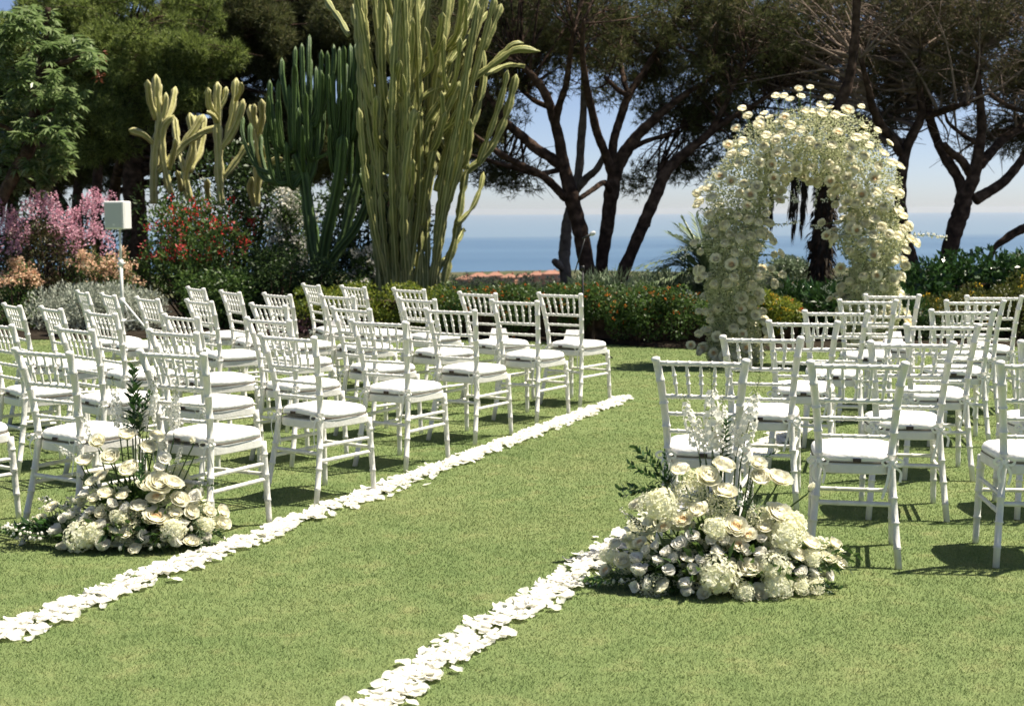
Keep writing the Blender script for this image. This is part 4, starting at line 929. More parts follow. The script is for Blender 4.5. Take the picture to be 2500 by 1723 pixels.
# ------------------------------------------------------------------ trees
def limb(mb, pts, n=10, seed=0, knots=.06):
    """pts: (x, y, z, radius) tuples"""
    sp = smooth_path(pts, 7); rg = random.Random(seed)
    P = [Vector(q[:3]) for q in sp]; rad = [max(.006, q[3]) * (1 + rg.uniform(-knots, knots)) for q in sp]
    mb.tube(P, rad, n, 0, True, lambda k, i: 1 + .05 * math.sin(k * 2.1 + i * .5) + .03 * math.sin(k * 5 + i * 1.3)); return list(zip(P, rad))
def px_limb(lst, Y, S, bow=0.0):
    """survey (dx,dy,width) of a limb silhouette -> world path at distance Y; bow swings the tip nearer or farther"""
    out_ = []
    for i, (dx, dy, w) in enumerate(lst):
        p_ = at(dx, dy, Y + bow * (i / max(1, len(lst) - 1)) ** 1.3); out_.append((p_.x, p_.y, p_.z, w * .5 / 3200 * Y * S))
    return out_
def crown_needles(cents, rads, per, rng, L=.13, Wd=.011, up=.35, flat=.75):
    """needle tufts gathered in clumps"""
    V = []
    for c_, r_ in zip(cents, rads):
        nt_ = max(6, int(per * (r_ / .5) ** 2)); d = norm(rng.normal(size=(nt_, 3))); q = rng.uniform(.2, 1, (nt_, 1)) ** .6
        T = np.array(c_) + d * q * np.array([r_, r_, r_ * flat]); k = 9
        P = np.repeat(T, k, 0); D = np.repeat(d, k, 0) * .7 + rng.normal(size=(nt_ * k, 3)) * .75 + np.array([0, 0, up])
        V.append(needle_verts(P, D, L * rng.uniform(.6, 1.2, nt_ * k), Wd, rng).reshape(-1, 3))
    return np.concatenate(V)
def pine(name, label, limbs, Y, blobs, seed, bark='bark', needles='needle', nclump=70, per=120, L=.13, Wd=.012, S=1.0, twigs=True, group=None, bare=0, cat='tree', cr=(.18, .42), back=1.0):
    rg = random.Random(seed); rn = np.random.default_rng(seed)
    root_p = at(limbs[0][0][0], limbs[0][0][1], Y); t = empty(name, (root_p.x, Y, 0)); tag(t, label, cat, group); off = Vector(t.location)
    nodes = []; first = True
    for li, lb in enumerate(limbs):
        bow = 0 if li == 0 else rg.uniform(-1.8, 1.8)
        w_ = px_limb(lb, Y, S, bow)
        if li == 0:
            a = w_[0]; w_ = [(a[0] - (w_[1][0] - a[0]) * .2, a[1], -.05, a[3] * 1.35)] + w_ if a[2] > .1 else w_
        w_ = [(q[0] - off.x, q[1] - off.y, q[2], q[3]) for q in w_]
        mb = MB(); nn = limb(mb, w_, 10, seed + li); mb.build('trunk' if li == 0 else 'limb', M[bark], t)
        nodes += [q for q in nn[len(nn) // 3:]] if li == 0 else nn[2:]
    cents = []; rads = []
    for (dx, dy, yo, rx, ry, rz, frac) in blobs:
        c_ = at(dx, dy, Y + yo + back) - off
        for _ in range(int(nclump * frac)):
            d = Vector((rg.gauss(0, 1), rg.gauss(0, 1), rg.gauss(0, 1))).normalized() * rg.uniform(.25, 1) ** .5
            cents.append(c_ + Vector((d.x * rx, d.y * ry, d.z * rz))); rads.append(rg.uniform(*cr))
    tag(link('crown', mesh_np('crown', crown_needles(cents, rads, per, rn, L, Wd), 3), M[needles], t), kind='stuff')
    if twigs:
        mb = MB()
        for i, c_ in enumerate(cents + [None] * bare):
            if c_ is None:
                b_ = rg.choice(cents); c_ = b_ + Vector((rg.uniform(-1, 1), rg.uniform(-1, 1), rg.uniform(-.7, .1)))
            b_, br = min(nodes, key=lambda q: (q[0] - c_).length * (1 + .3 * rg.random()))
            mid = b_.lerp(c_, .5) + Vector((rg.uniform(-.12, .12), rg.uniform(-.12, .12), rg.uniform(-.12, .2)))
            ln = (c_ - b_).length; r0 = min(br * .55, .012 + .011 * ln)
            sp = [Vector(q) for q in smooth_path([tuple(b_), tuple(mid), tuple(c_)], 3)]
            mb.tube(sp, [r0 + (.005 - r0) * k / (len(sp) - 1) for k in range(len(sp))], 5)
            for _ in range(4):
                s_ = sp[rg.randrange(2, len(sp))]; e_ = s_ + Vector((rg.gauss(0, .3), rg.gauss(0, .3), rg.gauss(0, .22))); mb.tube([s_, s_.lerp(e_, .5) + Vector((0, 0, .05)), e_], [.0065, .005, .003], 4)
        tag(mb.build('twigs', M['twig' if bare else bark], t), kind='stuff')
    return t
def z5(*pts): return [(1019 + x * .4354, y * .4354, w * .4354) for x, y, w in pts]
def z6(*pts): return [(1667.4 + x * .4352, y * .4352, w * .4352) for x, y, w in pts]
def z3(*pts): return [(x * .4354, y * .4354, w * .4354) for x, y, w in pts]
G_P = 'pines between the hedge and the sea'
pine('pine_tree', 'pine with pale lower trunk and a knobbly stub, behind the middle trunks', [z5((600, 1470, 62), (592, 1350, 62), (598, 1230, 60), (608, 1140, 50), (640, 1020, 46), (665, 900, 44), (675, 780, 44), (686, 640, 40), (692, 500, 34), (690, 330, 26), (680, 120, 18)),
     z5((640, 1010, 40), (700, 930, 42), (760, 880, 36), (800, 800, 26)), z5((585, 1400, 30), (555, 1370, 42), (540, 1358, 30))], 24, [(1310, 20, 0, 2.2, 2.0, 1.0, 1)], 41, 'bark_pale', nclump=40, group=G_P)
pine('pine_tree', 'dark pine in the middle with limbs spreading left towards the giant cactus', [z5((722, 1500, 100), (700, 1330, 84), (668, 1180, 80), (636, 1050, 80), (602, 920, 68), (577, 800, 60), (556, 690, 56), (520, 560, 48), (470, 450, 44), (400, 370, 34), (330, 300, 24)),
     z5((575, 860, 60), (520, 820, 56), (450, 775, 54), (375, 712, 48), (295, 640, 42), (240, 560, 32), (180, 480, 22)), z5((600, 1030, 46), (545, 975, 44), (480, 915, 40), (390, 870, 36), (285, 815, 32), (200, 760, 26), (120, 700, 18)),
     z5((560, 885, 28), (440, 902, 26), (320, 868, 26), (190, 832, 20), (90, 800, 12)), z5((545, 660, 40), (560, 560, 40), (600, 440, 32), (620, 300, 26), (640, 150, 18)), z5((520, 560, 30), (430, 520, 26), (350, 450, 18))],
     22, [(1110, 60, 0, 1.5, 2.2, 1.0, .9), (1230, -20, 0, 1.8, 2.2, 1.1, .9), (1150, 395, .6, .5, .8, .22, .16), (1080, 370, .4, .5, .7, .25, .12), (1150, 200, .5, .9, 1.2, .5, .22)], 42, nclump=58, group=G_P)
pine('pine_tree', 'dark straight middle pine forking high into a wide canopy', [z5((778, 1500, 64), (790, 1330, 66), (812, 1180, 70), (832, 1040, 76), (850, 920, 74), (890, 820, 70), (950, 730, 60), (1030, 648, 50), (1130, 560, 40), (1250, 470, 28), (1370, 400, 18)),
     z5((842, 900, 56), (800, 790, 46), (762, 690, 44), (730, 560, 40), (702, 420, 34), (684, 270, 26), (690, 100, 18)), z5((850, 860, 50), (845, 740, 46), (888, 600, 44), (928, 490, 40), (1015, 360, 34), (1095, 220, 26), (1180, 60, 18)),
     z5((840, 1010, 36), (800, 950, 30), (740, 985, 26), (672, 1030, 24)), z5((925, 500, 30), (860, 460, 26), (800, 400, 20)), z5((900, 800, 30), (1000, 740, 26), (1120, 700, 20), (1240, 640, 14)), z5((930, 490, 28), (900, 420, 28), (880, 260, 22), (900, 100, 14))],
     22.4, [(1450, 20, 0, 2.2, 2.4, 1.2, 1.3), (1600, 120, .3, 1.6, 2.0, .9, 1.0), (1360, 130, .5, 1.2, 1.8, .8, .45), (1520, 385, .8, .5, .8, .2, .15), (1430, 410, .8, .3, .5, .18, .08), (1560, 270, .5, .9, 1.2, .4, .4)], 43, nclump=58, group=G_P)
pine('pine_tree', 'dark pine trunk leaning far right towards the flower arch', [z5((885, 1450, 74), (948, 1295, 62), (1000, 1165, 66), (1068, 1015, 64), (1110, 910, 60), (1200, 812, 50), (1310, 722, 44), (1400, 650, 36), (1500, 590, 30), (1620, 520, 22), (1730, 440, 16)),
     z5((1330, 710, 30), (1420, 560, 26), (1480, 420, 20), (1560, 280, 14)), z5((1000, 1180, 24), (1030, 1170, 22)), z5((1090, 930, 30), (1085, 915, 40), (1075, 905, 20))],
     22, [(1700, 130, 0, 1.6, 2.0, .9, 1.0), (1650, 290, .5, .9, 1.2, .25, .25), (1590, 345, .3, .5, .8, .18, .1), (1780, 60, 0, 1.5, 2, 1.0, .8)], 44, nclump=58, group=G_P)
pine('pine_tree', 'slender dark pine curving up just right of the arch', [z6((905, 1400, 90), (872, 1250, 76), (846, 1090, 66), (854, 920, 60), (872, 790, 56), (918, 690, 50), (958, 600, 46), (952, 500, 36), (940, 380, 28), (960, 200, 20)),
     z6((852, 800, 48), (800, 720, 46), (742, 640, 44), (700, 550, 40), (680, 450, 32), (640, 300, 24)), z6((955, 610, 34), (1050, 590, 28), (1180, 540, 24), (1270, 510, 16))],
     21.5, [(2000, 60, 0, 1.9, 2.2, 1.0, 1.1), (1900, 170, .4, 1.2, 1.5, .5, .5), (2060, 230, .4, .9, 1.3, .3, .2), (1930, 290, .3, .6, 1, .25, .15), (1720, 20, 0, 1.3, 2, .8, .6)], 45, needles='needle_dry', nclump=58, bare=75, group=G_P)
pine('pine_tree', 'broad dark pine at the right forking into several limbs above the hedge', [z6((1080, 1400, 94), (1128, 1210, 86), (1165, 1090, 94), (1182, 1010, 86), (1225, 930, 70), (1252, 800, 58), (1270, 650, 50), (1262, 520, 42), (1250, 380, 32), (1270, 180, 22)),
     z6((1178, 1010, 66), (1150, 930, 58), (1098, 845, 54), (1042, 740, 50), (1004, 620, 48), (986, 500, 44), (1000, 380, 36), (1030, 200, 26), (1060, 60, 18)), z6((1215, 910, 50), (1170, 840, 44), (1110, 790, 38), (1075, 750, 30)),
     z6((1235, 1040, 66), (1300, 1000, 56), (1385, 945, 52), (1450, 870, 48), (1510, 790, 40), (1600, 700, 30)), z6((1262, 860, 54), (1320, 790, 52), (1385, 725, 46), (1500, 650, 40), (1600, 600, 30)), z6((1010, 600, 30), (1100, 560, 26), (1200, 540, 22)),
     z6((1290, 470, 22), (1370, 530, 22), (1500, 585, 24), (1600, 600, 20)), z6((1240, 740, 26), (1170, 700, 22), (1100, 640, 18), (1080, 590, 12))],
     21.5, [(2210, 20, 0, 2.0, 2.4, 1.1, 1.2), (2330, 120, .3, 1.5, 2.0, .8, .8), (2150, 190, .5, 1.2, 1.6, .4, .35), (2290, 300, .5, .8, 1.2, .25, .18)], 46, needles='needle_dry', nclump=90, bare=120, group=G_P)
pine('pine_tree', 'low pine limb rising out of the right picture edge above the hedge', [z6((1318, 1330, 30), (1400, 1240, 42), (1490, 1185, 46), (1620, 1130, 50), (1700, 1000, 46), (1720, 700, 36)), z6((1700, 1000, 40), (1800, 800, 30))], 22, [(2500, 200, 0, 1.6, 2.0, .8, .6)], 47, nclump=58, group=G_P)

# dense pines on the left
G_L = 'dense pines behind the cacti'
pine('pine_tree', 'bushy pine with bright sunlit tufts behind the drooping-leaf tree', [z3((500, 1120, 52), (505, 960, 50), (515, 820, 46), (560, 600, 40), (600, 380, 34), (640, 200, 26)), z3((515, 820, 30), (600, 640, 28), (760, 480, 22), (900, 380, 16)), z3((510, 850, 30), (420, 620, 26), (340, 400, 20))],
     25.5, [(320, 130, -1.4, .9, .7, .5, .42), (430, 130, -1.6, .7, .6, .3, .3), (250, 270, -1.2, .7, .8, .5, .32), (300, 30, -.3, 1.7, 1.2, .6, .6), (385, 205, -1.6, .6, .6, .25, .2), (150, 100, 0, 1.4, 1.2, .9, .45), (225, 330, -1, .5, .6, .25, .16), (110, 300, .5, .7, 1.0, .7, .2)], 51, needles='needle_sunlit', nclump=90, per=330, L=.12, Wd=.016, group=G_L, back=0, cr=(.18, .36))
def dense(dx0, dx1, dy0, dy1, Y, seed, label, trunk, n=150):
    rg = random.Random(seed); bl = []
    for _ in range(9): bl.append((rg.uniform(dx0, dx1), rg.uniform(dy0, dy1), rg.uniform(-.6, 1.2), 1.3, 1.3, .8, n / 9 / 70))
    pine('pine_tree', label, trunk, Y, bl, seed, nclump=70, per=330, L=.17, Wd=.02, group=G_L, back=0, cr=(.3, .62))
dense(520, 780, 20, 330, 29, 52, 'dark dense pine behind the pale cactus trunks', [z3((700, 1120, 120), (695, 950, 116), (700, 700, 100), (720, 400, 70), (740, 100, 50)), z3((690, 960, 60), (610, 820, 50), (560, 640, 40))])
dense(760, 1080, -20, 330, 29.5, 53, 'dark dense pine behind the green cactus', [z3((2000, 1150, 90), (1960, 900, 84), (1900, 600, 70), (1900, 200, 50))])
dense(60, 430, 100, 330, 30, 54, 'dark dense pine at the back left with three leaning trunks', [z3((400, 1130, 60), (408, 950, 50), (425, 800, 46), (440, 500, 36), (430, 200, 28)), z3((340, 1080, 46), (255, 960, 46), (120, 870, 40), (-40, 760, 30)), z3((590, 1130, 60), (600, 950, 56), (640, 780, 40))])
dense(-60, 200, 60, 420, 31, 55, 'dark dense pine behind the far left tree', [z3((60, 1150, 60), (80, 900, 50), (60, 500, 40)), z3((230, 1130, 40), (190, 1010, 36), (140, 900, 30))], 110)
# dark hedges added to stand for the deep shade below them
def leaf_mass(name, label, cat, cx, cy, rx, ry, z0, z1, n, L, Wd, mat, seed, lumps=26, parent_mats=None, core=True, group=None, flowers=None, top=1.0, spiky=0.0, core_mat='leaf_dark', lump_r=(.28, .5)):
    """shrub: many leaves on a crowd of lobes, stems inside; flowers = list of (material, count, size, zone)"""
    rg = np.random.default_rng(seed); t = empty(name, (cx, cy, 0)); tag(t, label, cat, group)
    lc = []; H_ = z1 - z0
    for _ in range(lumps):
        d = norm(rg.normal(size=3)); q = rg.uniform(.35, .95) ** .6
        lr = rg.uniform(*lump_r) * min(rx, ry, H_)
        c_ = np.array([d[0] * q * max(.02, rx - lr * .8), d[1] * q * max(.02, ry - lr * .8), z0 + H_ * (.5 + .5 * d[2] * q) ])
        c_[2] = min(c_[2], z1 - lr * .7); c_[2] = max(c_[2], z0 + lr * .4); lc.append((c_, lr))
    area = sum(l[1] ** 2 for l in lc); V = []; tips = []
    for c_, lr in lc:
        k = max(8, int(n * lr ** 2 / area)); d = norm(rg.normal(size=(k, 3))); q = 1 - np.abs(rg.normal(size=(k, 1))) * .22
        P = c_ + d * lr * q * np.array([1, 1, top]); A = d + rg.normal(size=(k, 3)) * .7 + np.array([0, 0, spiky]); N_ = d + rg.normal(size=(k, 3)) * .55 + np.array([0, 0, .35])
        P[:, 2] = np.maximum(P[:, 2], .02)
        V.append(leaf_verts(P, A, N_, L * rg.uniform(.6, 1.25, k), Wd * rg.uniform(.7, 1.2, k)).reshape(-1, 3)); tips.append((P, d))
    tag(link('foliage', mesh_np('foliage', np.concatenate(V), 4), M[mat], t), kind='stuff')
    mb = MB(); r2 = random.Random(seed)
    for c_, lr in lc:
        mb.tube([(c_[0] * .3 + r2.uniform(-.05, .05), c_[1] * .3, 0), tuple(np.array(c_) * [.7, .7, .55]), tuple(c_)], [.018, .012, .006], 5)
    tag(mb.build('woody_stems', M['bark'], t), kind='stuff')
    P = np.concatenate([a for a, _ in tips]); D = np.concatenate([b for _, b in tips])
    if flowers:
        for (nm, fm, cnt, s0, zlo, clus, kk) in flowers:
            ok = np.where((P[:, 2] > z0 + H_ * zlo) & (D[:, 2] > -.15))[0]
            if len(ok) == 0: continue
            pick = ok[rg.integers(0, len(ok), cnt)]; C_ = np.repeat(P[pick] + D[pick] * s0 * .4, kk, 0); dd = norm(rg.normal(size=C_.shape) + np.array([0, 0, .3])) 
            Q = C_ + dd * rg.uniform(.1, 1, (len(C_), 1)) * clus
            tag(link(nm, mesh_np(nm, leaf_verts(Q, dd + rg.normal(size=Q.shape) * .4, rg.normal(size=Q.shape), s0 * rg.uniform(.7, 1.2, len(Q)), s0 * .8 * rg.uniform(.7, 1.2, len(Q)), .2).reshape(-1, 3), 4), M[fm], t), kind='stuff')
    return t
def box_d(dx0, dx1, dy, Y):
    a, b_ = at(dx0, dy, Y), at(dx1, dy, Y); return (a.x + b_.x) / 2, (b_.x - a.x) / 2, a.z
def shrub(name, label, cat, dx0, dx1, dytop, Y, depth, n, L, Wd, mat, seed, z0=0.0, **kw):
    cx, rx, zt = box_d(dx0, dx1, dytop, Y); return leaf_mass(name, label, cat, cx, Y, rx, depth, z0, zt, n, L, Wd, mat, seed, **kw)
shrub('shade_hedge', 'dark tall hedge added for the deep shade behind the pale cacti', 'hedge', 270, 780, 330, 25.5, .8, 9000, .11, .045, 'leaf_dark', 61, lumps=60, lump_r=(.35, .6))  # added dark foliage in place of the shade under the trees
shrub('shade_hedge', 'dark hedge added for the shade behind the pink shrub at far left', 'hedge', -60, 300, 452, 23.5, .6, 5200, .10, .04, 'leaf_dark', 64, lumps=54, lump_r=(.3, .55))  # added to darken the gap behind the shrub
shrub('shade_hedge', 'dark tall hedge added for the shade behind the giant cactus base', 'hedge', 690, 985, 380, 24, .7, 6500, .11, .045, 'leaf_dark', 62, lumps=44, lump_r=(.35, .6))

# leafy tree at far left
rg = random.Random(63); rn = np.random.default_rng(63); YT = 20.0
tp = at(-10, 470, YT); lt = empty('drooping_leaf_tree', (tp.x, YT, 0)); tag(lt, 'leafy tree with drooping pale green leaf clusters at the far left', 'tree'); off = Vector(lt.location)
for li, lb in enumerate((z3((-20, 1120, 62), (20, 1010, 64), (80, 900, 70), (150, 760, 72), (180, 600, 60), (200, 450, 54), (222, 300, 50), (235, 180, 40), (250, 40, 30)), z3((215, 330, 40), (290, 335, 34), (380, 310, 24), (460, 270, 16)), z3((165, 700, 40), (250, 600, 28), (310, 500, 18)), z3((190, 500, 36), (120, 420, 28), (60, 350, 18)), z3((150, 760, 34), (60, 680, 28), (-20, 640, 20)), z3((160, 740, 30), (260, 760, 24), (330, 740, 14)), z3((225, 250, 30), (150, 150, 24), (80, 60, 16)))):
    mb = MB(); limb(mb, [(q[0] - off.x, q[1] - off.y, q[2], q[3]) for q in px_limb(lb, YT, 1, 0 if li == 0 else rg.uniform(-.6, -.1))], 10, 63 + li); mb.build('trunk' if li == 0 else 'limb', M['bark'], lt)
V = []
cl = [(70, 90, 60), (150, 70, 60), (110, 140, 60), (270, 180, 60), (340, 230, 50), (420, 240, 55), (480, 290, 55), (420, 310, 50), (300, 250, 55), (200, 160, 50), (130, 390, 60), (80, 440, 60), (170, 350, 50), (60, 520, 60), (90, 590, 60), (40, 620, 50), (240, 440, 60), (310, 420, 60), (350, 490, 60), (280, 520, 60), (220, 560, 60), (330, 560, 40), (250, 640, 60), (300, 700, 60), (330, 780, 50), (300, 830, 50), (250, 740, 55), (210, 680, 50), (60, 760, 60), (110, 830, 60), (50, 860, 50), (180, 690, 40), (230, 930, 40), (40, 260, 50), (30, 400, 50), (60, 180, 40), (350, 640, 40), (120, 680, 45), (20, 700, 50), (60, 920, 40), (240, 90, 50), (260, 250, 40), (170, 860, 30)]
for zx, zy, zr in cl:
    c_ = np.array(at(zx * .4354, zy * .4354, YT + rg.uniform(-1.0, .6)) - off); r_ = zr * .4354 / 3200 * YT * 1.15
    for _ in range(11):
        w_ = c_ + rn.normal(size=3) * r_ * .55; k = 11                                   # a whorl of hanging leaves
        a = np.arange(k) * 2.4 + rn.uniform(0, 6); D = np.stack([np.cos(a), np.sin(a), rn.uniform(-1.1, .15, k)], 1)
        N_ = np.stack([np.cos(a) * .5, np.sin(a) * .5, np.ones(k)], 1) + rn.normal(size=(k, 3)) * .25
        V.append(leaf_verts(np.repeat(w_[None], k, 0), D, N_, rn.uniform(.12, .20, k), rn.uniform(.035, .055, k), .10).reshape(-1, 3))
tag(link('leaves', mesh_np('leaves', np.concatenate(V), 4), M['leaf_tree'], lt), kind='stuff')
mb = MB()
for zx, zy in ((530, 270), (520, 310), (510, 385), (512, 400), (500, 370)):
    c_ = np.array(at(zx * .4354, zy * .4354, YT - .4) - off)
    V2 = leaf_verts(np.repeat(c_[None], 8, 0) + rn.normal(size=(8, 3)) * .03, rn.normal(size=(8, 3)) + [0, 0, -.6], rn.normal(size=(8, 3)), np.full(8, .075), np.full(8, .025)).reshape(-1, 3)
    for i in range(8): mb.add(V2[4 * i:4 * i + 4], [(0, 1, 2, 3)])
tag(mb.build('red_young_leaves', M['leaf_russet'], lt, smooth=False), kind='stuff')

# ------------------------------------------------------------------ cacti
def cactus_stem(pts, rad, mat, parent, name='stem', ribs=5, seed=0, off=Vector((0, 0, 0)), wave=.10):
    """ribbed column along a world path, pinched where each season's growth stopped"""
    rg = random.Random(seed); sp = [Vector(q) for q in smooth_path([tuple(p_ - off) for p_ in pts], 6)]
    # dense resample
    ln = sum((b_ - a).length for a, b_ in zip(sp, sp[1:])); n = max(8, int(ln / .07)); P = []; acc = 0; seg = 0; cum = [0]
    for a, b_ in zip(sp, sp[1:]): cum.append(cum[-1] + (b_ - a).length)
    for i in range(n + 1):
        s_ = ln * i / n
        while seg < len(sp) - 2 and cum[seg + 1] < s_: seg += 1
        P.append(sp[seg].lerp(sp[seg + 1], (s_ - cum[seg]) / max(1e-9, cum[seg + 1] - cum[seg])))
    per = rg.uniform(.28, .5); ph = rg.uniform(0, 6); rr_ = []
    for i in range(n + 1):
        s_ = ln * i / n; q = 1 - wave * (.5 + .5 * math.cos(s_ / per * 2 * math.pi + ph)) ** 6 * 2.2
        q *= 1 + .05 * math.sin(s_ * 9 + ph); tip = (ln - s_) / (rad * 1.4)
        if tip < 1: q *= math.sqrt(max(.02, 1 - (1 - tip) ** 2)) 
        rr_.append(rad * q * (.86 + .14 * min(1, s_ / .5)))
    N_ = ribs * 4; scal = [rg.uniform(0, 6) for _ in range(ribs)]; tw = rg.uniform(-.3, .3); a0 = rg.uniform(0, 6)
    prof = [1.28, .88, .60, .88]
    mb = MB(); mb.tube(P, rr_, N_, 0, True, lambda k, i: prof[k % 4] * (1 + (.10 * math.sin(i * .07 / .045 + scal[k // 4]) if k % 4 == 0 else 0)))
    me = mb.mesh(name); at_ = me.attributes.new('rib', 'FLOAT', 'POINT')
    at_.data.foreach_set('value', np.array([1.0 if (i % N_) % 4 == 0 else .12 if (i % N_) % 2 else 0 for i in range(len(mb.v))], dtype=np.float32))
    o = link(name, me, M[mat], parent, True); return o
def cactus(label, arms, Y, mat, conv, seed, S=1.0, spread=.5, ribs=5, group=None, wave=.10):
    rg = random.Random(seed); p0 = at(*conv((arms[0][0][0][0], arms[0][0][0][1], 0))[0][:2], Y); t = empty('candelabra_cactus', (p0.x, Y, 0)); tag(t, label, 'cactus', group); off = Vector(t.location)
    for i, (pts, w) in enumerate(arms):
        yo = 0 if i == 0 else rg.uniform(-spread, spread); W_ = []
        for j, (x, y) in enumerate(pts):
            d = conv((x, y, 0))[0]; W_.append(at(d[0], d[1], Y + yo * (j / (len(pts) - 1))))
        if W_[0].z < 1.3 and (i == 0 or pts[0][1] > 990): W_ = [Vector((W_[0].x, W_[0].y, -.02))] + W_
        cactus_stem(W_, w * .4354 / 3200 * Y * .5 * S, mat, t, 'stem' if i == 0 else 'arm', ribs, seed * 31 + i, off, wave)
    return t
G_C = 'pale branching cacti at the left'
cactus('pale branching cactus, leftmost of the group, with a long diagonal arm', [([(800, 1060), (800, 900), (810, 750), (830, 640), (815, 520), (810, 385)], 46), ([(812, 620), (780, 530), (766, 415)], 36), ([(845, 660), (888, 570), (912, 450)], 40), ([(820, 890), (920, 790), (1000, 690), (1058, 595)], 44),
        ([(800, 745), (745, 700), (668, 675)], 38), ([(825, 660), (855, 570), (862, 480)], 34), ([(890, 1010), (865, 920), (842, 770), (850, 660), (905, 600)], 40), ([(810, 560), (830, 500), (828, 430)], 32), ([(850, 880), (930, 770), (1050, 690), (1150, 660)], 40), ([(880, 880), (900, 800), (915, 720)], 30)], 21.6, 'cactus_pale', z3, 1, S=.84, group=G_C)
cactus('short pale branching cactus, low in the middle of the pale group', [([(985, 1040), (965, 920), (998, 800), (1002, 700), (985, 585)], 44), ([(965, 890), (925, 770), (905, 605)], 38), ([(985, 890), (1040, 780), (1062, 600)], 42), ([(940, 990), (930, 930), (920, 890)], 30), ([(1080, 1040), (1076, 980), (1075, 930)], 34), ([(1000, 760), (1020, 690), (1015, 600)], 30)], 22, 'cactus_pale', z3, 2, S=.84, group=G_C)
cactus('tall pale cactus with upright fingers, third from left in the pale group', [([(1150, 1070), (1140, 900), (1135, 750), (1130, 600), (1130, 425)], 48), ([(1130, 610), (1088, 545), (1080, 455)], 38), ([(1135, 570), (1168, 510), (1176, 450)], 36), ([(1148, 770), (1200, 700), (1240, 610), (1265, 515)], 44), ([(1170, 750), (1208, 610), (1222, 500), (1228, 405)], 44), ([(1160, 925), (1220, 850), (1290, 745)], 36), ([(1130, 640), (1105, 600), (1075, 580)], 28), ([(1225, 520), (1250, 470), (1252, 430)], 30)], 21.3, 'cactus_pale', z3, 3, S=.84, group=G_C)
cactus('pale cactus nearest the green cactus, half hidden behind its arms', [([(1330, 1075), (1340, 900), (1345, 750), (1320, 640), (1298, 545)], 46), ([(1342, 700), (1362, 610), (1358, 515)], 38), ([(1345, 890), (1400, 850), (1465, 820)], 38), ([(1330, 660), (1318, 600), (1322, 540)], 32), ([(1360, 860), (1370, 800), (1365, 760)], 30), ([(1320, 1060), (1300, 980), (1310, 920)], 34)], 22.3, 'cactus_pale', z3, 4, S=.84, group=G_C)
# dark green candelabra
rg = random.Random(71); arms = []
def z4(*pts): return [(602.1 + x * .43518, y * .43518, w * .43518) for x, y, w in pts]
arms.append(([(270, 1440), (240, 1250), (215, 1050), (195, 900), (150, 780)], 62))
for pts, w in (([(290, 1440), (310, 1250), (350, 1080), (385, 900), (400, 700)], 62), ([(280, 1440), (250, 1200), (210, 1000), (250, 820), (220, 640)], 50), ([(300, 1440), (390, 1280), (440, 1080), (480, 900), (500, 700), (480, 580)], 56), ([(300, 1430), (360, 1320), (470, 1180), (545, 1000)], 48)): arms.append((pts, w))
tips = [(22, 415, 100), (65, 410, 110), (85, 300, 150), (150, 240, 180), (188, 225, 200), (222, 180, 230), (258, 345, 240), (285, 260, 260), (318, 265, 280), (352, 230, 300), (378, 245, 320), (405, 235, 350), (440, 228, 380), (462, 230, 400), (490, 232, 430), (12, 500, 90), (45, 620, 120), (190, 650, 220), (230, 632, 240), (285, 365, 260), (325, 385, 290), (350, 375, 300), (300, 480, 280), (345, 520, 310), (375, 495, 330), (405, 450, 350), (432, 460, 370), (420, 330, 370), (450, 330, 390), (120, 440, 160), (0, 640, 90), (-25, 700, 60), (110, 740, 140), (375, 740, 370), (480, 600, 440), (500, 400, 450), (230, 300, 230), (60, 520, 120), (470, 420, 430), (170, 560, 200), (145, 330, 170), (520, 820, 470), (270, 560, 260), (-80, 640, 60), (-120, 600, 40), (330, 650, 320), (415, 600, 390), (440, 700, 410), (510, 500, 470), (205, 480, 220), (390, 540, 360)]
for tx, ty, bx in tips:
    sy = min(1040, ty + rg.uniform(240, 420)); sx = bx + (tx - bx) * .2 + rg.uniform(-15, 15)
    hub_ = min([(195, 900), (150, 790), (385, 900), (400, 720), (250, 830), (220, 650), (480, 900), (500, 710)], key=lambda q: abs(q[0] - sx) + .6 * abs(q[1] - sy))
    arms.append(([hub_, ((hub_[0] + tx) / 2 + (tx - hub_[0]) * .22, (hub_[1] + sy) / 2 - 20 if sy < hub_[1] else sy - 60), (tx, ty + 110), (tx + rg.uniform(-4, 4), ty)], rg.uniform(22, 28)))
cactus('dark green candelabra cactus with many upright fingers', arms, 20.8, 'cactus_green', z4, 72, S=.84, spread=.55, wave=.03)
# giant pale column cactus
arms = []; rg = random.Random(73)
arms.append(([(740, 1480), (745, 1200), (750, 800), (770, 400), (780, -80)], 56))
for i in range(40):
    bx = rg.uniform(580, 890); tx = (bx - 735) * 2.05 + 810 + rg.uniform(-100, 100); ty = rg.choice([rg.uniform(-350, 40), rg.uniform(-300, 60), rg.uniform(40, 600)]); by = 1480 if i < 30 else rg.uniform(700, 1250)
    mx_ = bx + (tx - bx) * .28 + rg.uniform(-55, 55)
    arms.append(([(bx, by), (bx + rg.uniform(-14, 14) + (mx_ - bx) * .7, by - (by - ty) * .3), (mx_ + (tx - mx_) * .35, by - (by - ty) * .62), (tx, ty)], rg.uniform(38, 54)))
for i in range(44):
    sx = rg.uniform(600, 1020); sy = rg.uniform(150, 1150); sx = 740 + (sx - 740) * (.7 + .5 * (1 - sy / 1400)); l_ = rg.uniform(180, 380); dr = rg.choice((-1, 1, 1)) if sx > 660 else -1
    arms.append(([(sx, sy), (sx + dr * rg.uniform(25, 80), sy - l_ * .3), (sx + dr * rg.uniform(40, 120), sy - l_)], rg.uniform(32, 46)))
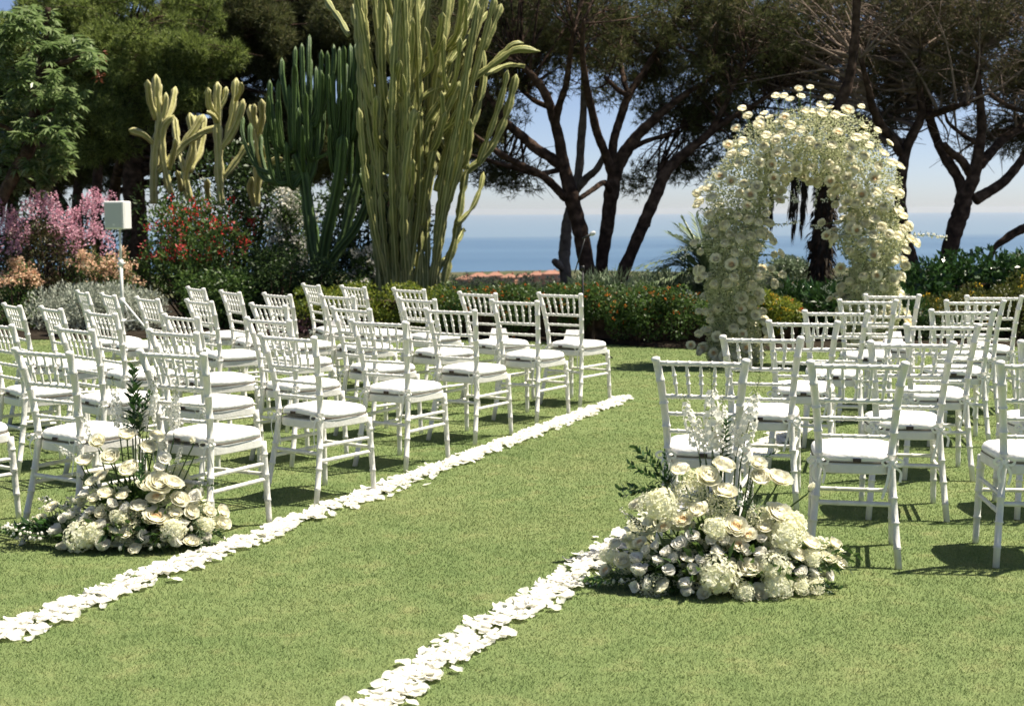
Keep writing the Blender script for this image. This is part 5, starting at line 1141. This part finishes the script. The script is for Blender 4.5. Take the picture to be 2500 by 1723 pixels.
for pts, w in (([(925, 1470), (980, 1250), (1012, 1050), (1040, 900), (1110, 840), (1180, 750), (1250, 590), (1300, 385)], 50), ([(990, 1170), (1070, 1080), (1112, 980), (1130, 895)], 34), ([(890, 1420), (960, 1310), (1005, 1230), (1028, 1185)], 40),
               ([(860, 1470), (905, 1200), (962, 1000), (1012, 800), (1042, 600), (1062, 480)], 44), ([(720, 600), (850, 480), (960, 452), (1072, 478)], 38), ([(1060, 420), (1200, 320), (1300, 258), (1425, 268)], 44), ([(1140, 390), (1250, 340), (1345, 345)], 34),
               ([(985, 520), (1030, 420), (1058, 300)], 46), ([(1130, 260), (1190, 110), (1222, 20)], 48), ([(430, 190), (382, 100), (330, 30), (280, -60)], 42), ([(1040, 880), (1060, 700), (1100, 560), (1130, 400), (1110, 200)], 46), ([(1100, 850), (1180, 640), (1230, 480), (1255, 365)], 40), ([(820, 560), (780, 640), (740, 690)], 34), ([(930, 720), (960, 640), (1000, 560)], 34),
               ([(1060, 430), (1180, 330), (1270, 240), (1340, 225)], 40), ([(620, 1000), (560, 800), (520, 520), (500, 200), (480, 20)], 46), ([(640, 900), (580, 620), (590, 300), (560, -40)], 46), ([(900, 400), (1000, 200), (1060, 80), (1100, -40)], 46), ([(950, 330), (1060, 180), (1150, 60)], 42), ([(510, 640), (590, 540), (640, 480)], 30), ([(700, 440), (640, 300), (640, 150), (600, 20)], 42), ([(830, 900), (870, 760), (850, 620)], 34), ([(780, 1100), (830, 980), (830, 850)], 32)): arms.append((pts, w))
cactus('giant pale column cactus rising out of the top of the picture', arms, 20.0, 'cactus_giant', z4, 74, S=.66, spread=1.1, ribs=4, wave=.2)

# ------------------------------------------------------------------ palms
def frond(parent, base, tip, sag, n, Ll, mat, seed, off, name='frond', w=.018):
    rg = random.Random(seed); b_, t_ = base - off, tip - off; mid = b_.lerp(t_, .5) + Vector((0, 0, sag)); sp = [Vector(q) for q in smooth_path([tuple(b_), tuple(b_.lerp(mid, .55) + Vector((0, 0, sag * .35))), tuple(mid), tuple(t_)], 8)]
    mb = MB(); mb.tube(sp, [.016 - .013 * i / (len(sp) - 1) for i in range(len(sp))], 5)
    for i in range(n):
        f = .15 + .85 * i / n; k = f * (len(sp) - 1); a = sp[int(min(k, len(sp) - 2))]; c_ = sp[int(min(k, len(sp) - 2)) + 1]; p_ = a.lerp(c_, k - int(k) if k < len(sp) - 1 else 1); d = (c_ - a).normalized()
        s_ = d.cross(Vector((0, 0, 1))).normalized() if d.cross(Vector((0, 0, 1))).length > .05 else Vector((1, 0, 0))
        for q in (-1, 1):
            l_ = Ll * (1 - .55 * abs(f - .45) / .55) * rg.uniform(.85, 1.1); dd = (d * .75 + s_ * q * .8 + Vector((0, 0, .25 + rg.uniform(-.2, .1)))).normalized(); n_ = dd.cross(Vector((0, 0, 1))).normalized() * w * .5
            m_ = p_ + dd * l_ * .5; e_ = p_ + dd * l_ + Vector((0, 0, -.18 * l_)); mb.add([p_, m_ + n_, e_, m_ - n_], [(0, 1, 2, 3)])
    return mb.build(name, M[mat], parent, smooth=False)
PYS = 17.7; PB = at(1615, 690, PYS); pt = empty('small_palm', (PB.x, PYS, 0)); tag(pt, 'small date palm with arching fronds left of the arch, behind the hedge', 'palm'); off = Vector(pt.location)
mb = MB(); mb.tube([(0, 0, -.02), (0, 0, .35), (0, 0, .5)], [.14, .15, .09], 10, 0, True, lambda k, i: 1 + .08 * ((k + i) % 2)); mb.build('trunk', M['bark'], pt)
for i, (tx, ty, yo, sg) in enumerate(((1512, 528, -.3, .22), (1508, 572, -.5, .3), (1545, 498, .1, .1), (1572, 490, -.2, .06), (1600, 480, .2, .04), (1640, 486, 0, .05), (1690, 520, -.2, .2), (1740, 560, 0, .3), (1440, 606, -.5, .30), (1430, 622, -.2, .26), (1470, 640, -.8, .2), (1760, 620, -.4, .25), (1560, 540, .8, .2), (1660, 540, .9, .2), (1535, 512, .5, .2), (1480, 618, .4, .3))):
    frond(pt, Vector((PB.x, PYS, .5)), at(tx, ty, PYS + yo * .6), sg, 36, .40, 'palm', 300 + i, off, w=.028)
PY = 19.6; p0 = at(1856, 660, PY); pl = empty('shaggy_palm', (p0.x, PY, 0)); tag(pl, 'shaggy dark palm trunk with hanging dead fronds seen through the arch', 'palm'); off = Vector(pl.location)
mb = MB(); limb(mb, [(q[0] - off.x, q[1] - off.y, q[2], q[3]) for q in [(p0.x, PY, -.05, .36)] + px_limb(z6((430, 1450, 112), (440, 1250, 104), (460, 1000, 92), (488, 880, 82), (505, 740, 78), (530, 560, 70), (580, 420, 54), (612, 200, 46), (625, -120, 42)), PY, 1)], 14, 9, .1); mb.build('trunk', M['bark'], pl)
rn = np.random.default_rng(90); hk = []
for i in range(900):
    f = rn.uniform(0, 1); a = rn.uniform(0, 6.28); q = [(430, 1450, 112), (440, 1250, 104), (460, 1000, 92), (488, 880, 82), (508, 600, 78)]; k = f * 3.99; i0 = int(k); u = k - i0
    x, y, w = [q[i0][j] + (q[i0 + 1][j] - q[i0][j]) * u for j in range(3)]; d = z6((x, y, w))[0]; c_ = at(d[0], d[1], PY) - off; r_ = d[2] * .5 / 3200 * PY
    hk.append((c_.x + math.cos(a) * r_ * .95, c_.y + math.sin(a) * r_ * .95, c_.z, math.cos(a), math.sin(a)))
hk = np.array(hk); D = np.stack([hk[:, 3] * .55, hk[:, 4] * .55, -np.ones(len(hk))], 1) + rn.normal(size=(len(hk), 3)) * .25
tag(link('bark_shag', mesh_np('bark_shag', leaf_verts(hk[:, :3], D, np.stack([hk[:, 3], hk[:, 4], hk[:, 3] * 0 + .3], 1), rn.uniform(.1, .22, len(hk)), np.full(len(hk), .035)).reshape(-1, 3), 4), M['palm_dry'], pl), kind='stuff')
mb = MB(); c_ = at(*z6((375, 1270, 0))[0][:2], PY) - off; mb.tube([tuple(c_ + Vector((.26, .0, -.08))), tuple(c_ + Vector((.08, -.02, 0))), tuple(c_ + Vector((-.02, -.02, -.02)))], [.07, .085, .06], 8); mb.build('trunk_knob', M['bark'], pl)
ctop = at(*z6((630, -120, 0))[0][:2], PY); hang = at(*z6((525, 600, 0))[0][:2], PY)
# dead fronds hang straight down like ropes
for i, (x0, y0, x1, y1, w) in enumerate(((180, 760, 175, 1225, 30), (160, 800, 125, 1200, 22), (330, 780, 278, 1285, 34), (370, 800, 322, 1262, 26), (300, 800, 270, 1150, 26), (350, 820, 335, 1150, 26), (400, 700, 425, 990, 20), (120, 850, 118, 1180, 16))):
    rn2 = np.random.default_rng(400 + i); a = at(*z6((x0, y0, 0))[0][:2], PY - .2) - off; e_ = at(*z6((x1, y1, 0))[0][:2], PY - .2) - off; mb = MB()
    cen = hang - off; mb.tube(smooth_path([tuple(cen), tuple(cen.lerp(a, .6) + Vector((0, 0, .18))), tuple(a), tuple(a.lerp(e_, .6))], 4), .016, 5)
    ww = w * .4352 / 3200 * PY * .5
    for k in range(120):
        f = rn2.uniform(0, .82); p_ = a.lerp(e_, f) + Vector(rn2.normal(size=3) * ww * .5 * (1 - f * .6)); l_ = rn2.uniform(.18, .42) * (1 - .3 * f); d = Vector((rn2.normal() * .06, rn2.normal() * .06, -1)); s_ = Vector((rn2.normal(), rn2.normal(), 0)).normalized() * .009
        l_ = min(l_, (p_.z - e_.z) + .02) if p_.z - e_.z > .05 else .05
        mb.add([p_, p_ + d * l_ * .5 + s_, p_ + d * l_, p_ + d * l_ * .5 - s_], [(0, 1, 2, 3)])
    mb.build('dead_frond', M['palm_dry'], pl, smooth=False)
for i in range(16):
    a = i * 2.4; e_ = ctop + Vector((math.cos(a) * 1.3, math.sin(a) * 1.1, .35 + .5 * math.sin(i * 1.7))); frond(pl, ctop, e_, .25, 26, .34, 'palm', 420 + i, off, w=.024)

# ------------------------------------------------------------------ shrubs and hedges
cm = shrub('crepe_myrtle', 'pink-flowering shrub at the far left beside the loudspeaker', 'shrub', -30, 262, 492, 20.0, .7, 6500, .06, .028, 'leaf_red', 81, lumps=52, lump_r=(.2, .36), spiky=.7)
rn = np.random.default_rng(811); off = np.array(cm.location); V = []
for i in range(44):
    dx = rn.uniform(-20, 262); hi = rn.random() ** .7; dy = 448 + 18 * math.sin(dx * .05) + (1 - hi) * 120 + rn.uniform(0, 16); c_ = np.array(at(dx, dy, 20.0 + rn.uniform(-.7, .3))) - off; k = int(rn.uniform(60, 130)); hgt = rn.uniform(.08, .17)
    d = norm(rn.normal(size=(k, 3))); u = rn.uniform(-1, 1, (k, 1)); P = c_ + np.concatenate([d[:, :2] * (.075 - .03 * u), u * hgt + d[:, 2:] * .02], 1)
    V.append(leaf_verts(P, d + [0, 0, .3], rn.normal(size=(k, 3)), rn.uniform(.025, .045, k), rn.uniform(.02, .035, k), .2).reshape(-1, 3))
tag(link('blossoms', mesh_np('blossoms', np.concatenate(V), 4), M['fl_pink'], cm), kind='stuff')
shrub('red_flowering_bush', 'red-flowering bush right of the loudspeaker', 'shrub', 292, 606, 452, 20.3, 1.0, 8200, .075, .034, 'leaf_mid', 82, lumps=60, flowers=[('blossoms', 'fl_red', 170, .035, .5, .06, 9), ('coral_blossoms', 'fl_coral', 26, .055, .3, .07, 8)], lump_r=(.2, .38), spiky=.8)
shrub('peach_lantana', 'peach-flowering low bush at the far left picture edge', 'shrub', -30, 92, 584, 19.0, .5, 2600, .05, .024, 'leaf_mid', 83, lumps=22, flowers=[('blossoms', 'fl_peach', 110, .04, .6, .05, 14)])
shrub('peach_lantana', 'peach-flowering bush behind the loudspeaker pole', 'shrub', 122, 345, 576, 19.3, .5, 4200, .05, .024, 'leaf_mid', 84, lumps=30, flowers=[('blossoms', 'fl_peach', 120, .04, .6, .05, 14)])
shrub('silver_shrub', 'silver-leaved shrub behind the tripod speaker stand', 'shrub', 30, 400, 652, 18.7, .75, 15000, .05, .018, 'leaf_silver', 85, lumps=64, lump_r=(.26, .46), spiky=.9, z0=.0)
shrub('white_flowering_bush', 'white-flowering bush left of the dark green cactus', 'shrub', 592, 730, 415, 22.4, .7, 5200, .06, .03, 'leaf_mid', 86, lumps=40, flowers=[('blossoms', 'fl_white', 150, .05, .35, .08, 14)], lump_r=(.25, .45))
shrub('white_flowering_bush', 'white-flowering bush between the two big cacti', 'shrub', 770, 860, 540, 21.4, .4, 2400, .06, .03, 'leaf_mid', 87, lumps=22, flowers=[('blossoms', 'fl_white', 46, .05, .3, .06, 12)], lump_r=(.3, .5))
shrub('dark_shrub', 'dark green shrub between the red bush and the cactus', 'shrub', 545, 705, 560, 19.3, .7, 5200, .06, .028, 'leaf_dark', 88, lumps=34)
shrub('dark_shrub', 'dark green shrub under the red-flowering bush', 'shrub', 395, 600, 610, 19.0, .6, 5000, .065, .03, 'leaf_mid', 89, lumps=34)
shrub('dark_shrub', 'low dark shrub below the dark green cactus', 'shrub', 640, 800, 590, 19.2, .5, 4200, .06, .028, 'leaf_dark', 95, lumps=28)
shrub('purple_ground_cover', 'low purple-leaved plants along the lawn edge', 'plant', 545, 1010, 728, 18.0, .22, 3600, .05, .02, 'leaf_purple', 90, lumps=60, lump_r=(.5, .8))
def hedge(name, label, pts, n, L, Wd, mat, seed, flowers=None, hw=.45, under=None, spiky=.2, cat='hedge', lump=.17):
    """hedge along (x, y, top) points: rounded box of leaf lobes"""
    rg = np.random.default_rng(seed); p0 = Vector(pts[len(pts) // 2][:2] + (0,)); t = empty(name, p0); tag(t, label, cat); V = []; TP = []; TD = []
    seg = list(zip(pts, pts[1:])); tot = sum(math.hypot(b_[0] - a[0], b_[1] - a[1]) for a, b_ in seg); mb = MB()
    for a, b_ in seg:
        ln = math.hypot(b_[0] - a[0], b_[1] - a[1]); nl = max(4, int(ln / .11 * 2.4)); k = int(n * ln / tot / nl)
        nx, ny = -(b_[1] - a[1]) / ln, (b_[0] - a[0]) / ln
        for _ in range(nl):
            u = rg.uniform(0, 1); side = rg.uniform(-1, 1); zt = a[2] + (b_[2] - a[2]) * u
            if rg.random() < .55: z = zt - lump * rg.uniform(.4, 1.1)
            else: z = rg.uniform(.12, max(.14, zt - lump)); side = rg.choice([-1, -1, -1, 1]) * rg.uniform(.7, 1)
            c_ = np.array([a[0] + (b_[0] - a[0]) * u + nx * side * (hw - lump * .6), a[1] + (b_[1] - a[1]) * u + ny * side * (hw - lump * .6), z]); lr = lump * rg.uniform(.7, 1.25)
            d = norm(rg.normal(size=(k, 3))); P = c_ + d * lr * (1 - np.abs(rg.normal(size=(k, 1))) * .25); P[:, 2] = np.maximum(P[:, 2], .02)
            V.append(leaf_verts(P - np.array(p0), d + rg.normal(size=(k, 3)) * .7 + [0, 0, spiky], d + rg.normal(size=(k, 3)) * .5 + [0, 0, .4], L * rg.uniform(.6, 1.25, k), Wd * rg.uniform(.7, 1.2, k)).reshape(-1, 3)); TP.append(P - np.array(p0)); TD.append(d)
            if rg.random() < .6: mb.tube([(c_[0] - p0.x, c_[1] - p0.y, 0), (c_[0] - p0.x + rg.uniform(-.06, .06), c_[1] - p0.y, c_[2] * .6), tuple(c_ - np.array(p0))], [.012, .009, .005], 4)
    # solid core added inside the leaves, unseen, to block light
    ib = len(mb.v)
    for (x, y, z) in pts:
        mb.v += [(x - p0.x, y - hw * .35 - p0.y, .0), (x - p0.x, y - hw * .35 - p0.y, z - lump * 1.25), (x - p0.x, y + hw * .35 - p0.y, z - lump * 1.25), (x - p0.x, y + hw * .35 - p0.y, 0)]
    for i in range(len(pts) - 1):
        for k_ in range(3): mb.f.append((ib + 4 * i + k_, ib + 4 * i + 4 + k_, ib + 4 * i + 5 + k_, ib + 4 * i + 1 + k_)); mb.mi.append(0)
    tag(mb.build('woody_stems', M['bark'], t, smooth=False), kind='stuff')  # stems together with the added light-blocking core
    tag(link('foliage', mesh_np('foliage', np.concatenate(V), 4), M[mat], t), kind='stuff')
    P = np.concatenate(TP); D = np.concatenate(TD)
    for (nm, fm, cnt, s0, clus, kk) in (flowers or []):
        ok = np.where(D[:, 2] + -D[:, 1] > .2)[0]; pick = ok[rg.integers(0, len(ok), cnt)]; C_ = np.repeat(P[pick] + D[pick] * .025, kk, 0); dd = norm(rg.normal(size=C_.shape)); Q = C_ + dd * rg.uniform(.1, 1, (len(C_), 1)) * clus
        tag(link(nm, mesh_np(nm, leaf_verts(Q, dd + rg.normal(size=Q.shape) * .4, rg.normal(size=Q.shape), s0 * rg.uniform(.7, 1.2, len(Q)), s0 * .8 * rg.uniform(.7, 1.2, len(Q)), .2).reshape(-1, 3), 4), M[fm], t), kind='stuff')
    return t
def hp(*pp): return [(at(dx, dy, Y).x, Y, at(dx, dy, Y).z) for dx, dy, Y in pp]
hedge('lime_hedge', 'yellow-green hedge behind the left chairs', hp((690, 668, 18.5), (760, 645, 18.4), (850, 640, 18.3), (960, 652, 18.2), (1040, 668, 18.0)), 13000, .045, .026, 'leaf_lime', 101, hw=.45, spiky=.4)
hedge('lantana_hedge', 'orange-dotted hedge between the lime hedge and the arch', hp((1000, 662, 17.9), (1100, 652, 17.75), (1200, 648, 17.6), (1330, 648, 17.3), (1440, 652, 16.95), (1540, 662, 16.75), (1625, 675, 16.6)), 26000, .042, .024, 'leaf_mid', 102, [('blossoms', 'fl_orange', 270, .016, .02, 9)], hw=.5)
hedge('oleander_hedge', 'grey-green long-leaved hedge behind the orange-dotted hedge', hp((1320, 640, 18.6), (1400, 632, 18.4), (1480, 632, 18.2), (1580, 640, 18.1), (1660, 650, 18.0)), 4200, .15, .022, 'leaf_olean', 103, [('blossoms', 'fl_white', 8, .03, .03, 8)], hw=.4, spiky=.9, lump=.2)
hedge('lantana_hedge', 'yellow and orange dotted hedge seen through the arch', hp((1668, 690, 16.6), (1730, 664, 16.5), (1800, 690, 16.5)), 7500, .042, .024, 'leaf_lime', 104, [('blossoms', 'fl_yellow', 45, .02, .022, 9), ('orange_blossoms', 'fl_orange', 36, .02, .022, 9)], hw=.4)
hedge('oleander_hedge', 'dark long-leaved hedge seen through the right half of the arch', hp((1770, 668, 17.1), (1840, 650, 17.0), (1930, 655, 17.0), (2060, 662, 17.1)), 5200, .13, .026, 'leaf_gloss', 105, [('blossoms', 'fl_white', 10, .035, .03, 9)], hw=.45, spiky=.7, lump=.2)
hedge('laurel_hedge', 'tall glossy dark green hedge at the right below the pines', hp((2030, 640, 18.6), (2080, 606, 18.6), (2160, 590, 18.5), (2260, 582, 18.4), (2345, 580, 18.3), (2420, 580, 18.3)), 9500, .10, .048, 'leaf_gloss', 106, hw=.55, spiky=.3, lump=.26)
hedge('clipped_hedge', 'sloping hedge with yellow flower tips at the right picture edge', hp((2080, 700, 17.2), (2130, 676, 17.2), (2200, 652, 17.1), (2290, 634, 17.0), (2350, 626, 16.9), (2420, 620, 16.9)), 13000, .04, .018, 'leaf_yellowtip', 107, [('blossoms', 'fl_yellow', 60, .022, .025, 9)], hw=.5, spiky=.6)
hedge('clipped_hedge', 'dark low hedge base behind the right chairs', hp((1980, 715, 16.9), (2100, 715, 16.9), (2250, 712, 16.9), (2420, 712, 16.9)), 6000, .05, .024, 'leaf_dark', 108, hw=.4)
shrub('grey_bush', 'grey-green rounded bush on the slope seen through the arch', 'shrub', 1738, 1832, 586, 34, 1.0, 3600, .09, .04, 'leaf_olean', 109, lumps=34)

# ------------------------------------------------------------------ coast: houses among trees
HOUSES = [(1034, 1064, 623, 640), (1064, 1104, 617, 641), (1104, 1138, 615, 640), (1136, 1168, 619, 640), (1166, 1200, 618, 642), (1198, 1230, 614, 642), (1228, 1268, 611, 645), (1776, 1804, 634, 655)]
SIDE = ['leftmost', 'second from the left', 'third from the left', 'fourth from the left', 'fifth from the left', 'beside the pale pine trunk on its left', 'tallest, against the pale pine trunk', 'alone, seen through the arch']
for i, (x0, x1, y0, y1) in enumerate(HOUSES):
    HY = 840 + (i % 3) * 24; a, b_ = at(x0, y0, HY), at(x1, y0, HY); zt = a.z; gz = min(at(x0, y1, HY).z - 1.0, terrain_z(HY)); w_ = b_.x - a.x; cx = (a.x + b_.x) / 2; dd = 9.0
    hs = empty('coast_house', (cx, HY, gz), R((-8, 10, 4, -12, 6)[i % 5])); tag(hs, 'terracotta-coloured house on the distant coast, %s' % SIDE[i], 'house', 'houses on the distant coast')
    hw_ = zt - gz - 2.0
    mb = MB(); mb.box((0, 0, hw_ / 2), (w_, dd, hw_)); mb.build('wall', M['cream_wall' if i % 3 == 1 else 'terra'], hs, smooth=False)
    mb = MB(); o_ = .6; x_, y_ = w_ / 2 + o_, dd / 2 + o_; rdg = max(.3, w_ / 2 - 3.5)
    mb.add([(-x_, -y_, hw_ - .1), (x_, -y_, hw_ - .1), (x_, y_, hw_ - .1), (-x_, y_, hw_ - .1), (-rdg, 0, hw_ + 2.0), (rdg, 0, hw_ + 2.0)], [(0, 1, 5, 4), (1, 2, 5), (2, 3, 4, 5), (3, 0, 4), (3, 2, 1, 0)]); rf = mb.build('roof', M['rooftile'], hs, smooth=False)
    mb = MB(); mb.box((w_ * .2, 1.2, hw_ + 1.9), (.9, .9, 1.6)); mb.build('chimney', M['terra'], rf, smooth=False)
    nw = max(2, int(w_ / 3.2))
    for fl in range(2):
        for k in range(nw):
            wx = (k + .5) / nw * w_ - w_ / 2; wz = hw_ - 1.9 - fl * 3.0
            mb = MB(); mb.box((wx, -dd / 2 - .03, wz), (1.5, .1, 1.7)); wo_ = mb.build('window', M['frame'], hs, smooth=False)
            mb = MB(); mb.box((wx, -dd / 2 - .10, wz), (1.2, .06, 1.4)); mb.build('pane', M['pane'], wo_, smooth=False)
rn = np.random.default_rng(120); V = []
def clump(x, y, z, r_, h_, k):
    d = norm(rn.normal(size=(k, 3))); P = np.array([x, y, z]) + d * rn.uniform(.7, 1, (k, 1)) * np.array([r_, r_, h_]); V.append(leaf_verts(P, d + rn.normal(size=(k, 3)) * .7, d + rn.normal(size=(k, 3)) * .4, r_ * rn.uniform(.3, .6, k), r_ * .3 * rn.uniform(.7, 1.2, k)).reshape(-1, 3))
for dx in np.arange(940, 1330, 4.0):
    Y = rn.uniform(690, 800); p_ = at(dx, 643 + rn.uniform(-4, 7) - (12 if rn.random() < .12 else 0), Y); clump(p_.x, Y, p_.z - 2.2, rn.uniform(2.2, 3.6), rn.uniform(2.2, 3.4), 60); clump(p_.x, Y - 10, p_.z - 6, 4, 4, 60)
for dx in np.arange(930, 2330, 7.0):
    for Yb, yb in ((300, 655), (140, 672)):
        p_ = at(dx, yb + rn.uniform(-8, 9), Yb * rn.uniform(.9, 1.1)); s_ = Yb / 300; clump(p_.x, p_.y, p_.z - 2.4 * s_, rn.uniform(2, 3.4) * s_, rn.uniform(2, 3) * s_, 60)
for dx in np.arange(1280, 2330, 6.0):
    Y = rn.uniform(600, 760); p_ = at(dx, 632 + rn.uniform(-6, 8), Y); clump(p_.x, Y, p_.z - 2.5, rn.uniform(2.4, 4), rn.uniform(2.4, 3.6), 60)
for x0, y0 in ((1190, 630), (1178, 626), (1200, 628), (1120, 634), (1055, 632), (1245, 634), (1150, 634), (1085, 636)):
    p_ = at(x0, y0, 770); clump(p_.x, 770, p_.z - 1.5, 3.0, 3.2, 90)
for _ in range(900):
    Y = 60 + 1150 * rn.random() ** .8; X = rn.uniform(-.12, .42) * Y; s_ = .6 + min(1.0, Y / 500)
    clump(X, Y, terrain_z(Y) + .6 * s_, rn.uniform(2, 4) * s_, rn.uniform(1.6, 3.0) * s_, 34)
tag(link('coastal_woodland', mesh_np('coastal_woodland', np.concatenate(V), 4), M['wood_far']), 'dark trees in front of the distant coast houses', 'woodland', kind='stuff')
